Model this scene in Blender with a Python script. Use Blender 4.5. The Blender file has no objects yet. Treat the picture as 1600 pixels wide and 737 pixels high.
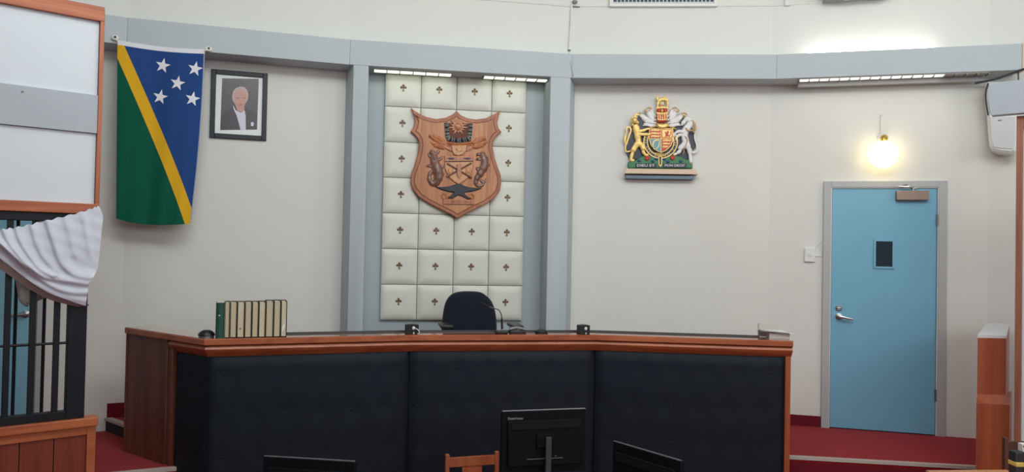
import bpy, bmesh, math, random
from mathutils import Vector, Matrix
random.seed(7)
SC = bpy.context.scene
COL = SC.collection
PI = math.pi

# ------------------------------------------------------------------ camera
F = 1200.0                       # focal length in pixels of a 1600 wide frame
EYE = Vector((0, 0, 2.08))
PITCH, ROLL = 21.5 / 1200, 0.02
RC = Matrix.Rotation(PI / 2 + PITCH, 3, 'X') @ Matrix.Rotation(ROLL, 3, 'Z')
cam = bpy.data.objects.new('camera', bpy.data.cameras.new('camera'))
cam.data.sensor_width = 36
cam.data.lens = 36 * F / 1600
cam.data.clip_start = 0.05
cam.matrix_world = Matrix.Translation(EYE) @ RC.to_4x4()
COL.objects.link(cam)
SC.camera = cam

# ------------------------------------------------------------------ world, lights, exposure
w = bpy.data.worlds.new('world')
SC.world = w
w.use_nodes = True
w.node_tree.nodes['Background'].inputs[0].default_value = (0.93, 0.97, 1.0, 1)
w.node_tree.nodes['Background'].inputs[1].default_value = 0.16


def area(name, loc, rot, sx, sy, power, col=(1, 1, 1)):
    l = bpy.data.lights.new(name, 'AREA')
    l.shape = 'RECTANGLE'
    l.size, l.size_y, l.energy, l.color = sx, sy, power, col
    o = bpy.data.objects.new(name, l)
    o.location, o.rotation_euler = loc, rot
    COL.objects.link(o)
    return o


area('rear_fill', (4.8, -5.0, 4.2), (math.radians(88), 0, 0), 9.0, 2.2, 255, (0.94, 1.0, 1.0))  # unseen lamp added behind the camera for frontal light on fascia and wall
area('side_window_daylight', (6.6, 2.6, 3.6), (math.radians(90), 0, math.radians(53)), 2.6, 1.6, 70, (0.97, 1.0, 0.98))
area('high_fill', (0.7, 1.9, 4.95), (math.radians(88), 0, 0), 5.0, 0.7, 118, (0.95, 1.0, 0.97))  # unseen lamp added mid-room so the walls grow brighter towards the top
area('ceiling_fill', (0.8, 3.0, 5.2), (0, 0, 0), 6.0, 3.0, 48, (0.95, 1.0, 0.98))  # unseen lamp added under the closed ceiling to brighten the upper walls
SC.view_settings.view_transform = 'Standard'
SC.view_settings.look = 'None'
SC.view_settings.gamma = 1
SC.view_settings.exposure = -0.03
SC.view_settings.use_curve_mapping = False


# ------------------------------------------------------------------ materials
def S(r, g, b):
    def f(c):
        c /= 255.0
        return c / 12.92 if c <= 0.04045 else ((c + 0.055) / 1.055) ** 2.4
    return (f(r), f(g), f(b), 1)


class NT:
    """small helper for shader nodes"""
    def __init__(s, m):
        s.t = m.node_tree
        s.n = s.t.nodes
        s.bsdf = s.n['Principled BSDF']

    def new(s, typ, **kw):
        n = s.n.new(typ)
        for k, v in kw.items():
            setattr(n, k, v)
        return n

    def link(s, a, b):
        s.t.links.new(a, b)

    def math(s, op, a, b=None, c=None):
        n = s.n.new('ShaderNodeMath')
        n.operation = op
        for i, x in enumerate((a, b, c)):
            if x is None:
                continue
            if isinstance(x, (int, float)):
                n.inputs[i].default_value = x
            else:
                s.link(x, n.inputs[i])
        return n.outputs[0]

    def mix(s, fac, a, b):
        n = s.n.new('ShaderNodeMix')
        n.data_type = 'RGBA'
        for sock, x in ((n.inputs[0], fac), (n.inputs[6], a), (n.inputs[7], b)):
            if isinstance(x, (int, float, tuple)):
                sock.default_value = x
            else:
                s.link(x, sock)
        return n.outputs[2]


def mat(name, col, rough=0.6, metal=0.0, var=0.06, scale=6.0, bump=0.0, bscale=60.0, spec=0.5, coat=0.0, sheen=0.0):
    m = bpy.data.materials.new(name)
    m.use_nodes = True
    k = NT(m)
    tc = k.new('ShaderNodeTexCoord')
    nz = k.new('ShaderNodeTexNoise')
    nz.inputs['Scale'].default_value = scale
    nz.inputs['Detail'].default_value = 5
    k.link(tc.outputs['Object'], nz.inputs['Vector'])
    a = tuple(c * (1 - var) for c in col[:3]) + (1,)
    b = tuple(min(1, c * (1 + var)) for c in col[:3]) + (1,)
    k.link(k.mix(nz.outputs['Fac'], a, b), k.bsdf.inputs['Base Color'])
    k.bsdf.inputs['Roughness'].default_value = rough
    k.bsdf.inputs['Metallic'].default_value = metal
    k.bsdf.inputs['Specular IOR Level'].default_value = spec
    k.bsdf.inputs['Coat Weight'].default_value = coat
    k.bsdf.inputs['Coat Roughness'].default_value = 0.15
    k.bsdf.inputs['Sheen Weight'].default_value = sheen
    if bump:
        n2 = k.new('ShaderNodeTexNoise')
        n2.inputs['Scale'].default_value = bscale
        n2.inputs['Detail'].default_value = 3
        k.link(tc.outputs['Object'], n2.inputs['Vector'])
        bp = k.new('ShaderNodeBump')
        bp.inputs['Strength'].default_value = bump
        bp.inputs['Distance'].default_value = 0.004
        k.link(n2.outputs['Fac'], bp.inputs['Height'])
        k.link(bp.outputs['Normal'], k.bsdf.inputs['Normal'])
    return m


def wood(name, c1, c2, rough=0.4, axis='z', coat=0.0, scale=1.0, knots=0.35):
    """grain running along one axis of the object"""
    m = bpy.data.materials.new(name)
    m.use_nodes = True
    k = NT(m)
    tc = k.new('ShaderNodeTexCoord')
    mp = k.new('ShaderNodeMapping')
    st = {'x': (1.2, 22, 22), 'y': (22, 1.2, 22), 'z': (22, 22, 1.2)}[axis]
    mp.inputs['Scale'].default_value = tuple(x * scale for x in st)
    k.link(tc.outputs['Object'], mp.inputs['Vector'])
    n1 = k.new('ShaderNodeTexNoise')
    n1.inputs['Scale'].default_value = 1.0
    n1.inputs['Detail'].default_value = 8
    n1.inputs['Distortion'].default_value = knots
    k.link(mp.outputs[0], n1.inputs['Vector'])
    n2 = k.new('ShaderNodeTexNoise')
    n2.inputs['Scale'].default_value = 4.5
    n2.inputs['Detail'].default_value = 6
    k.link(mp.outputs[0], n2.inputs['Vector'])
    f = k.math('ADD', k.math('MULTIPLY', n1.outputs['Fac'], 0.7), k.math('MULTIPLY', n2.outputs['Fac'], 0.3))
    cr = k.new('ShaderNodeValToRGB')
    cr.color_ramp.elements[0].position = 0.36
    cr.color_ramp.elements[1].position = 0.64
    cr.color_ramp.elements[0].color = c1
    cr.color_ramp.elements[1].color = c2
    k.link(f, cr.inputs[0])
    k.link(cr.outputs[0], k.bsdf.inputs['Base Color'])
    k.bsdf.inputs['Roughness'].default_value = rough
    k.bsdf.inputs['Coat Weight'].default_value = coat
    k.bsdf.inputs['Coat Roughness'].default_value = 0.12
    bp = k.new('ShaderNodeBump')
    bp.inputs['Strength'].default_value = 0.12
    bp.inputs['Distance'].default_value = 0.002
    k.link(f, bp.inputs['Height'])
    k.link(bp.outputs['Normal'], k.bsdf.inputs['Normal'])
    return m


def emit(name, col, strength):
    m = bpy.data.materials.new(name)
    m.use_nodes = True
    b = m.node_tree.nodes['Principled BSDF']
    b.inputs['Base Color'].default_value = (0.8, 0.8, 0.8, 1)
    b.inputs['Emission Color'].default_value = col
    b.inputs['Emission Strength'].default_value = strength
    return m


def carpet_mat():
    m = mat('red_carpet', S(150, 24, 32), 0.95, var=0.22, scale=220, bump=0.6, bscale=400, spec=0.1, sheen=0.1)
    return m


def fabric_weave(name, col, rough=0.9, scale=900, var=0.08):
    return mat(name, col, rough, var=var, scale=9, bump=0.25, bscale=scale, spec=0.2, sheen=0.15)


def flag_mat():
    m = bpy.data.materials.new('flag_cloth')
    m.use_nodes = True
    k = NT(m)
    uv = k.new('ShaderNodeUVMap')
    sp = k.new('ShaderNodeSeparateXYZ')
    k.link(uv.outputs[0], sp.inputs[0])
    d = k.math('SUBTRACT', sp.outputs[0], k.math('MULTIPLY', sp.outputs[1], 1.0))
    blue = k.math('GREATER_THAN', d, 0.078)
    yel = k.math('LESS_THAN', k.math('ABSOLUTE', d), 0.078)
    head = k.math('LESS_THAN', sp.outputs[1], 0.0)
    rim = k.math('GREATER_THAN', sp.outputs[0], 0.988)
    c = k.mix(blue, S(16, 88, 68), S(40, 72, 130))
    c = k.mix(yel, c, S(222, 172, 40))
    c = k.mix(rim, c, S(150, 165, 190))
    c = k.mix(head, c, S(225, 226, 232))
    k.link(c, k.bsdf.inputs['Base Color'])
    k.bsdf.inputs['Roughness'].default_value = 0.9
    k.bsdf.inputs['Specular IOR Level'].default_value = 0.15
    tc = k.new('ShaderNodeTexCoord')
    n2 = k.new('ShaderNodeTexNoise')
    n2.inputs['Scale'].default_value = 14
    k.link(tc.outputs['Object'], n2.inputs['Vector'])
    bp = k.new('ShaderNodeBump')
    bp.inputs['Strength'].default_value = 0.25
    bp.inputs['Distance'].default_value = 0.02
    k.link(n2.outputs['Fac'], bp.inputs['Height'])
    k.link(bp.outputs['Normal'], k.bsdf.inputs['Normal'])
    return m


M = dict(
    wall=mat('wall_paint', S(221, 220, 216), 0.75, var=0.025, scale=1.6, bump=0.08, bscale=90, spec=0.25),
    wall_up=mat('upper_wall_paint', S(222, 223, 219), 0.75, var=0.025, scale=1.2, bump=0.08, bscale=90, spec=0.25),
    grey=mat('blue_grey_paint', S(180, 189, 195), 0.55, var=0.03, scale=2.5, bump=0.05, bscale=80, spec=0.35),
    recess=mat('recess_grey_paint', S(168, 178, 184), 0.6, var=0.03, scale=2.5, spec=0.3),
    frame_grey=mat('door_frame_paint', S(176, 178, 180), 0.45, var=0.04, scale=5),
    jamb=mat('pale_jamb_paint', S(205, 205, 208), 0.45, var=0.04, scale=5),
    door=mat('door_blue_paint', S(118, 176, 204), 0.38, var=0.05, scale=2.2, bump=0.05, bscale=40),
    steel=mat('brushed_steel', S(190, 190, 190), 0.28, 1.0, var=0.05, scale=30),
    bronze=mat('bronze_closer', S(150, 128, 116), 0.4, 0.6, var=0.06, scale=20),
    hinge=mat('dull_hinge', S(120, 122, 126), 0.45, 0.6),
    darkglass=mat('dark_door_glass', S(38, 52, 62), 0.06, var=0.25, scale=25, spec=0.6),
    white_plastic=mat('white_plastic', S(226, 226, 222), 0.4, var=0.02),
    offwhite=mat('offwhite_plastic', S(218, 219, 216), 0.45, var=0.02),
    spk_grille=mat('speaker_grille', S(206, 209, 210), 0.7, var=0.05, scale=300, bump=0.3, bscale=700),
    black=mat('black_plastic', S(24, 25, 28), 0.4, var=0.1),
    black_matte=mat('black_rubber', S(20, 21, 24), 0.75, var=0.1),
    iron=mat('black_painted_steel', S(20, 25, 33), 0.5, spec=0.3, var=0.1, scale=8),
    vinyl=mat('black_navy_vinyl', S(22, 29, 39), 0.55, var=0.1, scale=5, bump=0.15, bscale=160, spec=0.2),
    chairfab=fabric_weave('dark_navy_fabric', S(24, 31, 42), 0.95),
    desk_x=wood('desk_timber', S(146, 72, 42), S(176, 98, 60), 0.35, 'x', coat=0.25),
    desk_shaded=wood('desk_shaded_timber', S(86, 44, 32), S(114, 66, 48), 0.45, 'z', coat=0.1, scale=0.6),  # desk timber darkened, the left return's shade put into its colour
    desk_edge=wood('desk_edge_timber', S(146, 70, 38), S(172, 94, 52), 0.4, 'z', coat=0.1),
    desk_top=wood('desk_top_lacquer', S(150, 84, 56), S(172, 104, 72), 0.10, 'x', coat=1.0, scale=0.6),
    dock=wood('dock_timber', S(156, 80, 52), S(190, 114, 80), 0.45, 'z', coat=0.05),
    dock_x=wood('dock_timber_rail', S(154, 76, 42), S(188, 108, 68), 0.42, 'x', coat=0.1),
    dockp=wood('dock_plank_timber', S(106, 42, 26), S(138, 64, 42), 0.45, 'z', coat=0.05, scale=0.7),
    redwood=wood('red_timber', S(138, 62, 36), S(166, 84, 48), 0.4, 'z', coat=0.15, scale=0.6),
    post=wood('post_timber', S(128, 78, 58), S(160, 104, 80), 0.5, 'z'),
    chairwood=wood('chair_timber', S(150, 74, 44), S(178, 98, 60), 0.4, 'z', coat=0.15),
    darkwood=wood('dark_chair_timber', S(70, 40, 34), S(98, 58, 46), 0.45, 'z'),
    palewood=wood('pale_table_timber', S(176, 118, 80), S(200, 142, 98), 0.4, 'x', coat=0.1),
    plaque=wood('plaque_timber', S(162, 102, 66), S(200, 138, 96), 0.45, 'z', scale=0.8),
    plaque_rim=wood('plaque_rim_timber', S(146, 84, 56), S(178, 112, 78), 0.45, 'z', scale=1.2),
    carve=wood('carved_timber', S(154, 88, 56), S(192, 122, 80), 0.4, 'z', coat=0.2, scale=2),
    carve_l=wood('carved_light_timber', S(178, 124, 80), S(206, 150, 98), 0.4, 'z', coat=0.2, scale=2),
    carve_d=wood('carved_dark_timber', S(96, 64, 54), S(136, 96, 80), 0.35, 'z', coat=0.3, scale=2),
    groove=mat('groove_stain', S(96, 48, 34), 0.7, var=0.1),
    ebony=mat('ebony_stain', S(38, 42, 52), 0.5, var=0.15, scale=20),
    board=mat('white_board', S(212, 220, 228), 0.5, var=0.02, scale=2, spec=0.35),
    band=mat('grey_board', S(170, 178, 186), 0.55, var=0.03, scale=2),
    linen=fabric_weave('white_linen', S(208, 213, 226), 0.92, 500, 0.02),
    lining=fabric_weave('shaded_brown_hem', S(150, 134, 130), 0.92, 500, 0.05),  # brown hem with the underside's shade put into its colour
    tile=mat('cream_vinyl_pad', S(214, 215, 206), 0.5, var=0.02, scale=6, bump=0.05, bscale=120),
    pad_side=mat('pad_backing', S(110, 112, 104), 0.8),
    brass=mat('antique_brass', S(124, 98, 74), 0.45, 0.35, var=0.2, scale=60),
    brass_shiny=mat('polished_brass', S(205, 175, 80), 0.25, 0.9, var=0.05),
    carpet=carpet_mat(),
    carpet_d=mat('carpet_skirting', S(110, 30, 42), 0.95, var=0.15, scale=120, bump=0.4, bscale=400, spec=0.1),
    riser=mat('dark_riser', S(34, 26, 30), 0.8, var=0.1),
    nosing=mat('pale_nosing', S(178, 166, 158), 0.5, var=0.06, scale=14),
    ceil=mat('ceiling_paint', S(230, 230, 228), 0.8),
    flag=flag_mat(),
    star=fabric_weave('star_white', S(228, 230, 236), 0.9),
    frame=mat('black_picture_frame', S(20, 28, 42), 0.5, var=0.1),
    mount=mat('mount_card', S(232, 238, 238), 0.7, var=0.01),
    photo=mat('photo_backdrop', S(70, 64, 72), 0.25, var=0.4, scale=9),
    skin=mat('print_skin', S(190, 142, 130), 0.3, var=0.12, scale=40),
    skin_d=mat('print_skin_dark', S(150, 100, 92), 0.3, var=0.1),
    hair=mat('print_hair', S(182, 156, 154), 0.3, var=0.12, scale=60),
    suit=mat('print_suit', S(56, 44, 52), 0.25, var=0.25, scale=14),
    shirt=mat('print_shirt', S(206, 204, 222), 0.3, var=0.06, scale=60),
    gold=mat('gilt', S(230, 196, 120), 0.38, 0.25, var=0.18, scale=70),
    gold_d=mat('dull_gilt', S(174, 140, 84), 0.45, 0.3, var=0.15, scale=70),
    enamel_white=mat('white_enamel', S(226, 224, 224), 0.4, var=0.05, scale=40),
    enamel_navy=mat('navy_enamel', S(34, 38, 62), 0.4, var=0.12),
    enamel_red=mat('red_enamel', S(196, 66, 48), 0.4, var=0.1, scale=40),
    enamel_green=mat('green_enamel', S(48, 118, 74), 0.45, var=0.2, scale=30),
    enamel_blue=mat('blue_enamel', S(96, 160, 178), 0.4, var=0.08),
    enamel_royal=mat('royal_enamel', S(40, 72, 120), 0.4, var=0.1),
    beige=mat('beige_shelf', S(214, 190, 168), 0.55, var=0.04),
    bracket=mat('grey_blue_bracket', S(94, 108, 126), 0.4, 0.3),
    bookgreen=mat('green_book_cloth', S(26, 74, 62), 0.6, var=0.12, scale=30, bump=0.1, bscale=400),
    bookdark=mat('dark_book_cloth', S(40, 44, 36), 0.7, var=0.12, scale=30),
    paper=mat('cream_paper', S(206, 194, 168), 0.85, var=0.05, scale=60),
    page=mat('page_block', S(198, 182, 154), 0.85, var=0.08, scale=90),
    stain=mat('page_stain', S(120, 96, 70), 0.9),
    white_paper=mat('white_paper', S(230, 230, 230), 0.8, var=0.02),
    box_grey=mat('grey_carton', S(186, 180, 174), 0.7, var=0.03),
    blue_slat=mat('blue_black_grille', S(36, 48, 84), 0.4, var=0.15),
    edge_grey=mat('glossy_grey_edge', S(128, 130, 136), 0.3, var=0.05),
    edge_glint=mat('grey_edge_glint', S(108, 110, 118), 0.35, var=0.08),  # paler grey painting the highlight on monitor top edges
    mon=mat('monitor_black', S(13, 15, 20), 0.65, var=0.1, spec=0.15),
    mon2=mat('monitor_dark_grey', S(24, 26, 30), 0.65, var=0.1, spec=0.15),
    neck=mat('stand_grey', S(58, 60, 66), 0.5),
    sunground=mat('recess_stain', S(104, 60, 46), 0.7, var=0.1),
    yellow=mat('yellow_trim', S(214, 186, 96), 0.6, var=0.08),
    tube=emit('fluorescent_lens', (0.88, 1.0, 0.70, 1), 1.7),
    tube_w=emit('fluorescent_lens_warm', (1.0, 0.98, 0.84, 1), 1.6),
    tube_up=emit('fluorescent_tube', (1.0, 0.98, 0.88, 1), 9.0),
    lens_off=mat('unlit_lens', S(150, 142, 134), 0.5, var=0.05),
    lens_dark=mat('unlit_lens_recess', S(128, 132, 128), 0.5, var=0.05),
    globe=emit('opal_globe_glass', (1.0, 0.83, 0.42, 1), 3.9),
    cable=mat('black_cable', S(40, 42, 52), 0.5),
    bead_w=mat('pale_bead', S(196, 206, 200), 0.3, var=0.2, scale=120),
    bead_b=mat('dark_bead', S(34, 48, 76), 0.35, var=0.2, scale=120),
    spkblack=mat('speaker_gap', S(30, 30, 34), 0.5),
    garment=fabric_weave('pale_grey_cloth', S(206, 212, 208), 0.92, 500, 0.04),
    door2=mat('second_door_paint', S(128, 184, 206), 0.38, var=0.06, scale=2.2),
)


# ------------------------------------------------------------------ mesh builder
def area2(p):
    return sum(p[i][0] * p[(i + 1) % len(p)][1] - p[(i + 1) % len(p)][0] * p[i][1] for i in range(len(p))) / 2


def ccw(p):
    return list(p) if area2(p) > 0 else list(p)[::-1]


def inset(poly, d):
    """offset a closed ccw polygon inward by d"""
    n = len(poly)
    out = []
    for i in range(n):
        a, b, c = Vector(poly[i - 1]), Vector(poly[i]), Vector(poly[(i + 1) % n])
        e1, e2 = (b - a), (c - b)
        if e1.length < 1e-9 or e2.length < 1e-9:
            out.append(tuple(b))
            continue
        e1.normalize()
        e2.normalize()
        n1, n2 = Vector((-e1.y, e1.x)), Vector((-e2.y, e2.x))
        m = n1 + n2
        l = max(m.length_squared, 0.35)
        out.append(tuple(b + m * (2 * d / l)))
    return out


def catmull(pts, k=6, closed=False):
    pts = [Vector(p) for p in pts]
    n = len(pts)
    out = []
    rng = range(n if closed else n - 1)
    for i in rng:
        g = (lambda j: pts[j % n]) if closed else (lambda j: pts[min(max(j, 0), n - 1)])
        p0, p1, p2, p3 = g(i - 1), g(i), g(i + 1), g(i + 2)
        for t in range(k):
            t /= k
            out.append(0.5 * ((2 * p1) + (p2 - p0) * t + (2 * p0 - 5 * p1 + 4 * p2 - p3) * t * t + (3 * p1 - p0 - 3 * p2 + p3) * t ** 3))
    if not closed:
        out.append(pts[-1])
    return out


class MB:
    def __init__(s):
        s.v, s.f, s.m, s.uv = [], [], [], None

    def add(s, v, f, mi=0):
        o = len(s.v)
        s.v += [tuple(x) for x in v]
        s.f += [tuple(i + o for i in q) for q in f]
        s.m += [mi] * len(f)
        return s

    def box(s, x0, x1, y0, y1, z0, z1, mi=0):
        v = [(x, y, z) for z in (z0, z1) for y in (y0, y1) for x in (x0, x1)]
        return s.add(v, [(0, 2, 3, 1), (4, 5, 7, 6), (0, 1, 5, 4), (2, 6, 7, 3), (0, 4, 6, 2), (1, 3, 7, 5)], mi)

    def prism(s, poly, y0, y1, mi=0, ch=0.0):
        """polygon in x,z; front face at y0 (towards -y), back at y1, chamfered front"""
        p = ccw(poly)
        n = len(p)
        rings = [[(a, y1, b) for a, b in p]]
        if ch:
            rings.append([(a, y0 + ch, b) for a, b in p])
            rings.append([(a, y0, b) for a, b in inset(p, ch)])
        else:
            rings.append([(a, y0, b) for a, b in p])
        v = [q for r in rings for q in r]
        f = [tuple(range(n))[::-1]]
        f = [tuple(reversed(range(n)))]
        f[0] = tuple(range(n - 1, -1, -1))
        for k in range(len(rings) - 1):
            for i in range(n):
                j = (i + 1) % n
                f.append((k * n + i, k * n + j, (k + 1) * n + j, (k + 1) * n + i))
        f.append(tuple((len(rings) - 1) * n + i for i in range(n)))
        return s.add(v, f, mi)

    def slab(s, poly, z0, z1, mi=0):
        """plan polygon extruded in z"""
        p = ccw(poly)
        n = len(p)
        v = [(a, b, z0) for a, b in p] + [(a, b, z1) for a, b in p]
        f = [tuple(range(n - 1, -1, -1)), tuple(range(n, 2 * n))]
        f += [(i, (i + 1) % n, n + (i + 1) % n, n + i) for i in range(n)]
        return s.add(v, f, mi)

    def tube(s, pts, r, n=8, mi=0, flat=1.0):
        """round tube along a 3d path; r a number or list; flat squeezes it along y"""
        pts = [Vector(p) for p in pts]
        k = len(pts)
        rr = [r] * k if isinstance(r, (int, float)) else [r[int(round(i * (len(r) - 1) / max(k - 1, 1)))] if len(r) != k else r[i] for i in range(k)]
        t0 = (pts[1] - pts[0]).normalized()
        up = Vector((0, 1, 0)) if abs(t0.y) < 0.9 else Vector((1, 0, 0))
        v = []
        for i in range(k):
            t = (pts[min(i + 1, k - 1)] - pts[max(i - 1, 0)])
            if t.length < 1e-9:
                t = t0
            t = t.normalized()
            a = up - t * up.dot(t)
            if a.length < 1e-6:
                a = Vector((1, 0, 0)) - t * t.x
            a.normalize()
            b = t.cross(a)
            up = a
            for j in range(n):
                q = 2 * PI * j / n
                d = a * math.cos(q) + b * math.sin(q)
                if flat != 1.0:
                    d = Vector((d.x, d.y * flat, d.z))
                v.append(pts[i] + d * rr[i])
        f = [tuple(range(n - 1, -1, -1)), tuple((k - 1) * n + j for j in range(n))]
        for i in range(k - 1):
            for j in range(n):
                f.append((i * n + j, i * n + (j + 1) % n, (i + 1) * n + (j + 1) % n, (i + 1) * n + j))
        f = [q[::-1] for q in f]
        return s.add(v, f, mi)

    def lathe(s, prof, c=(0, 0, 0), n=20, mi=0, axis='z'):
        v = []
        for r, z in prof:
            for j in range(n):
                q = 2 * PI * j / n
                a, b = r * math.cos(q), r * math.sin(q)
                p = {'z': (a, b, z), 'y': (a, z, -b), 'x': (z, a, b)}[axis]
                v.append((c[0] + p[0], c[1] + p[1], c[2] + p[2]))
        k = len(prof)
        f = []
        for i in range(k - 1):
            for j in range(n):
                f.append((i * n + j, i * n + (j + 1) % n, (i + 1) * n + (j + 1) % n, (i + 1) * n + j))
        f.append(tuple(range(n - 1, -1, -1)))
        f.append(tuple((k - 1) * n + j for j in range(n)))
        return s.add(v, f, mi)

    def ell(s, c, rx, ry, rz, n=12, k=8, mi=0):
        prof = [(max(math.sin(PI * i / k), 0.02), -math.cos(PI * i / k)) for i in range(k + 1)]
        v = []
        for r, z in prof:
            for j in range(n):
                q = 2 * PI * j / n
                v.append((c[0] + rx * r * math.cos(q), c[1] + ry * r * math.sin(q), c[2] + rz * z))
        f = []
        for i in range(k):
            for j in range(n):
                f.append((i * n + j, i * n + (j + 1) % n, (i + 1) * n + (j + 1) % n, (i + 1) * n + j))
        f += [tuple(range(n - 1, -1, -1)), tuple(k * n + j for j in range(n))]
        return s.add(v, f, mi)

    def sweep(s, pts, prof, mi=0, z=0.0):
        """sweep a closed profile [(o, z)] along a plan polyline; o is to the right of travel (towards the room)"""
        n = len(prof)
        v = []
        for i in range(len(pts)):
            b = Vector(pts[i])
            e1 = (b - Vector(pts[i - 1])).normalized() if i > 0 else None
            e2 = (Vector(pts[i + 1]) - b).normalized() if i < len(pts) - 1 else None
            e1, e2 = e1 or e2, e2 or e1
            n1, n2 = Vector((e1.y, -e1.x)), Vector((e2.y, -e2.x))
            m = (n1 + n2) * (2 / (n1 + n2).length_squared)
            for o, h in prof:
                p = b + m * o
                v.append((p.x, p.y, z + h))
        f = [tuple(range(n)), tuple((len(pts) - 1) * n + j for j in range(n - 1, -1, -1))]
        for i in range(len(pts) - 1):
            for j in range(n):
                f.append((i * n + j, (i + 1) * n + j, (i + 1) * n + (j + 1) % n, i * n + (j + 1) % n))
        return s.add(v, f, mi)

    def text(s, body, x, y, z, w, h, mi=0, th=0.001, rot=0.0):
        """letters standing in x,z, centred at x,z, fitted to w by h, front at y"""
        cu = bpy.data.curves.new('lettering', 'FONT')
        cu.body = body
        cu.resolution_u = 2
        ob = bpy.data.objects.new('lettering', cu)
        me = bpy.data.meshes.new_from_object(ob)
        vs = [q.co.copy() for q in me.vertices]
        fs = [tuple(p.vertices) for p in me.polygons]
        bpy.data.objects.remove(ob)
        bpy.data.curves.remove(cu)
        bpy.data.meshes.remove(me)
        if not vs:
            return s
        x0, x1 = min(q.x for q in vs), max(q.x for q in vs)
        y0, y1 = min(q.y for q in vs), max(q.y for q in vs)
        out = []
        for q in vs:
            a = ((q.x - x0) / (x1 - x0) - 0.5) * w
            b = ((q.y - y0) / max(y1 - y0, 1e-6) - 0.5) * h
            out.append((x + a * math.cos(rot) - b * math.sin(rot), y, z + a * math.sin(rot) + b * math.cos(rot)))
        return s.add(out, fs, mi)

    def build(s, name, mats, parent=None, loc=(0, 0, 0), rotz=0.0, bev=0.0, smooth=35, fix=True):
        me = bpy.data.meshes.new(name)
        me.from_pydata(s.v, [], s.f)
        mats = mats if isinstance(mats, (list, tuple)) else [mats]
        for m in mats:
            me.materials.append(m)
        me.polygons.foreach_set('material_index', s.m)
        if s.uv:
            ul = me.uv_layers.new(name='UVMap')
            for lp in me.loops:
                ul.data[lp.index].uv = s.uv[lp.vertex_index]
        if bev or fix:
            bm = bmesh.new()
            bm.from_mesh(me)
            if fix and not s.uv:
                bmesh.ops.recalc_face_normals(bm, faces=bm.faces)
            if bev:
                ed = [e for e in bm.edges if len(e.link_faces) == 2 and e.calc_face_angle(0) > 0.5]
                bmesh.ops.bevel(bm, geom=ed, offset=bev, segments=2, profile=0.5, affect='EDGES', clamp_overlap=True)
            bm.to_mesh(me)
            bm.free()
        me.polygons.foreach_set('use_smooth', [True] * len(me.polygons))
        me.set_sharp_from_angle(angle=math.radians(min(smooth, 20) if bev else smooth))
        o = bpy.data.objects.new(name, me)
        COL.objects.link(o)
        if parent:
            o.parent = parent
        o.location = loc
        o.rotation_euler = (0, 0, rotz)
        return o


def tag(o, label=None, cat=None, group=None, kind=None):
    for k_, v_ in (('label', label), ('category', cat), ('group', group), ('kind', kind)):
        if v_:
            o[k_] = v_
    return o


def thing(name, label, cat, loc=(0, 0, 0), rotz=0.0, group=None):
    o = bpy.data.objects.new(name, None)
    o.empty_display_size = 0.05
    o.location = loc
    o.rotation_euler = (0, 0, rotz)
    COL.objects.link(o)
    return tag(o, label, cat, group)


def copy_part(src, parent, loc=None, rot=None):
    c = src.copy()
    c.parent = parent
    if loc is not None:
        c.location = loc
    if rot is not None:
        c.rotation_euler = rot
    COL.objects.link(c)
    return c


# ------------------------------------------------------------------ planes of the room
def ray(px, py):
    return RC @ Vector(((px - 800) / F, -(py - 368.5) / F, -1))


def onz(px, py, z):
    """point of a level plane seen at a place of the photograph"""
    d = ray(px, py)
    return EYE + d * ((z - EYE.z) / d.z)


class Plane:
    """upright plane: o a plan point on it, a its heading; u along it, outward towards the room"""
    def __init__(s, o, a):
        s.o, s.a = Vector((o[0], o[1])), a
        s.u = Vector((math.cos(a), math.sin(a)))
        s.n = Vector((math.sin(a), -math.cos(a)))

    def px(s, x, y, off=0.0):
        d = ray(x, y)
        o = s.o + s.n * off
        t = (o - EYE.xy).dot(s.n) / d.xy.dot(s.n)
        p = EYE + d * t
        return (p.xy - o).dot(s.u), p.z

    def pt(s, u, off=0.0, z=0.0):
        p = s.o + s.u * u + s.n * off
        return Vector((p.x, p.y, z))


class Hang:
    """a thing set on a plane; L turns a place of the photograph into the thing's own x,z"""
    def __init__(s, plane, px, py, off):
        s.p, s.off = plane, off
        s.s0, s.z0 = plane.px(px, py, off)
        s.loc = plane.pt(s.s0, off, s.z0)
        s.a = plane.a

    def L(s, x, y, o=0.0):
        u, z = s.p.px(x, y, s.off + o)
        return (u - s.s0, z - s.z0)


FP = [(-6.9, 3.83), (-2.965, 5.83), (-1.370, 6.324), (0.493, 6.65), (2.231, 6.53), (4.017, 6.045)]
W = 0.27
Z_ST = 0.60          # stage level
ZB, ZT = 3.582, 3.792  # fascia underside and top
Z_CEIL = 5.3


def seg_plane(i):
    a, b = Vector(FP[i]), Vector(FP[i + 1])
    d = b - a
    return Plane(a, math.atan2(d.y, d.x))


P = [seg_plane(i) for i in range(5)]


def offset_line(pts, d):
    out = []
    for i in range(len(pts)):
        b = Vector(pts[i])
        e1 = (b - Vector(pts[i - 1])).normalized() if i else None
        e2 = (Vector(pts[i + 1]) - b).normalized() if i < len(pts) - 1 else None
        e1, e2 = e1 or e2, e2 or e1
        n1, n2 = Vector((-e1.y, e1.x)), Vector((-e2.y, e2.x))
        out.append(b + (n1 + n2) * (2 / (n1 + n2).length_squared) * d)
    return out


def structure(o):
    o['kind'] = 'structure'
    return o


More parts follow.
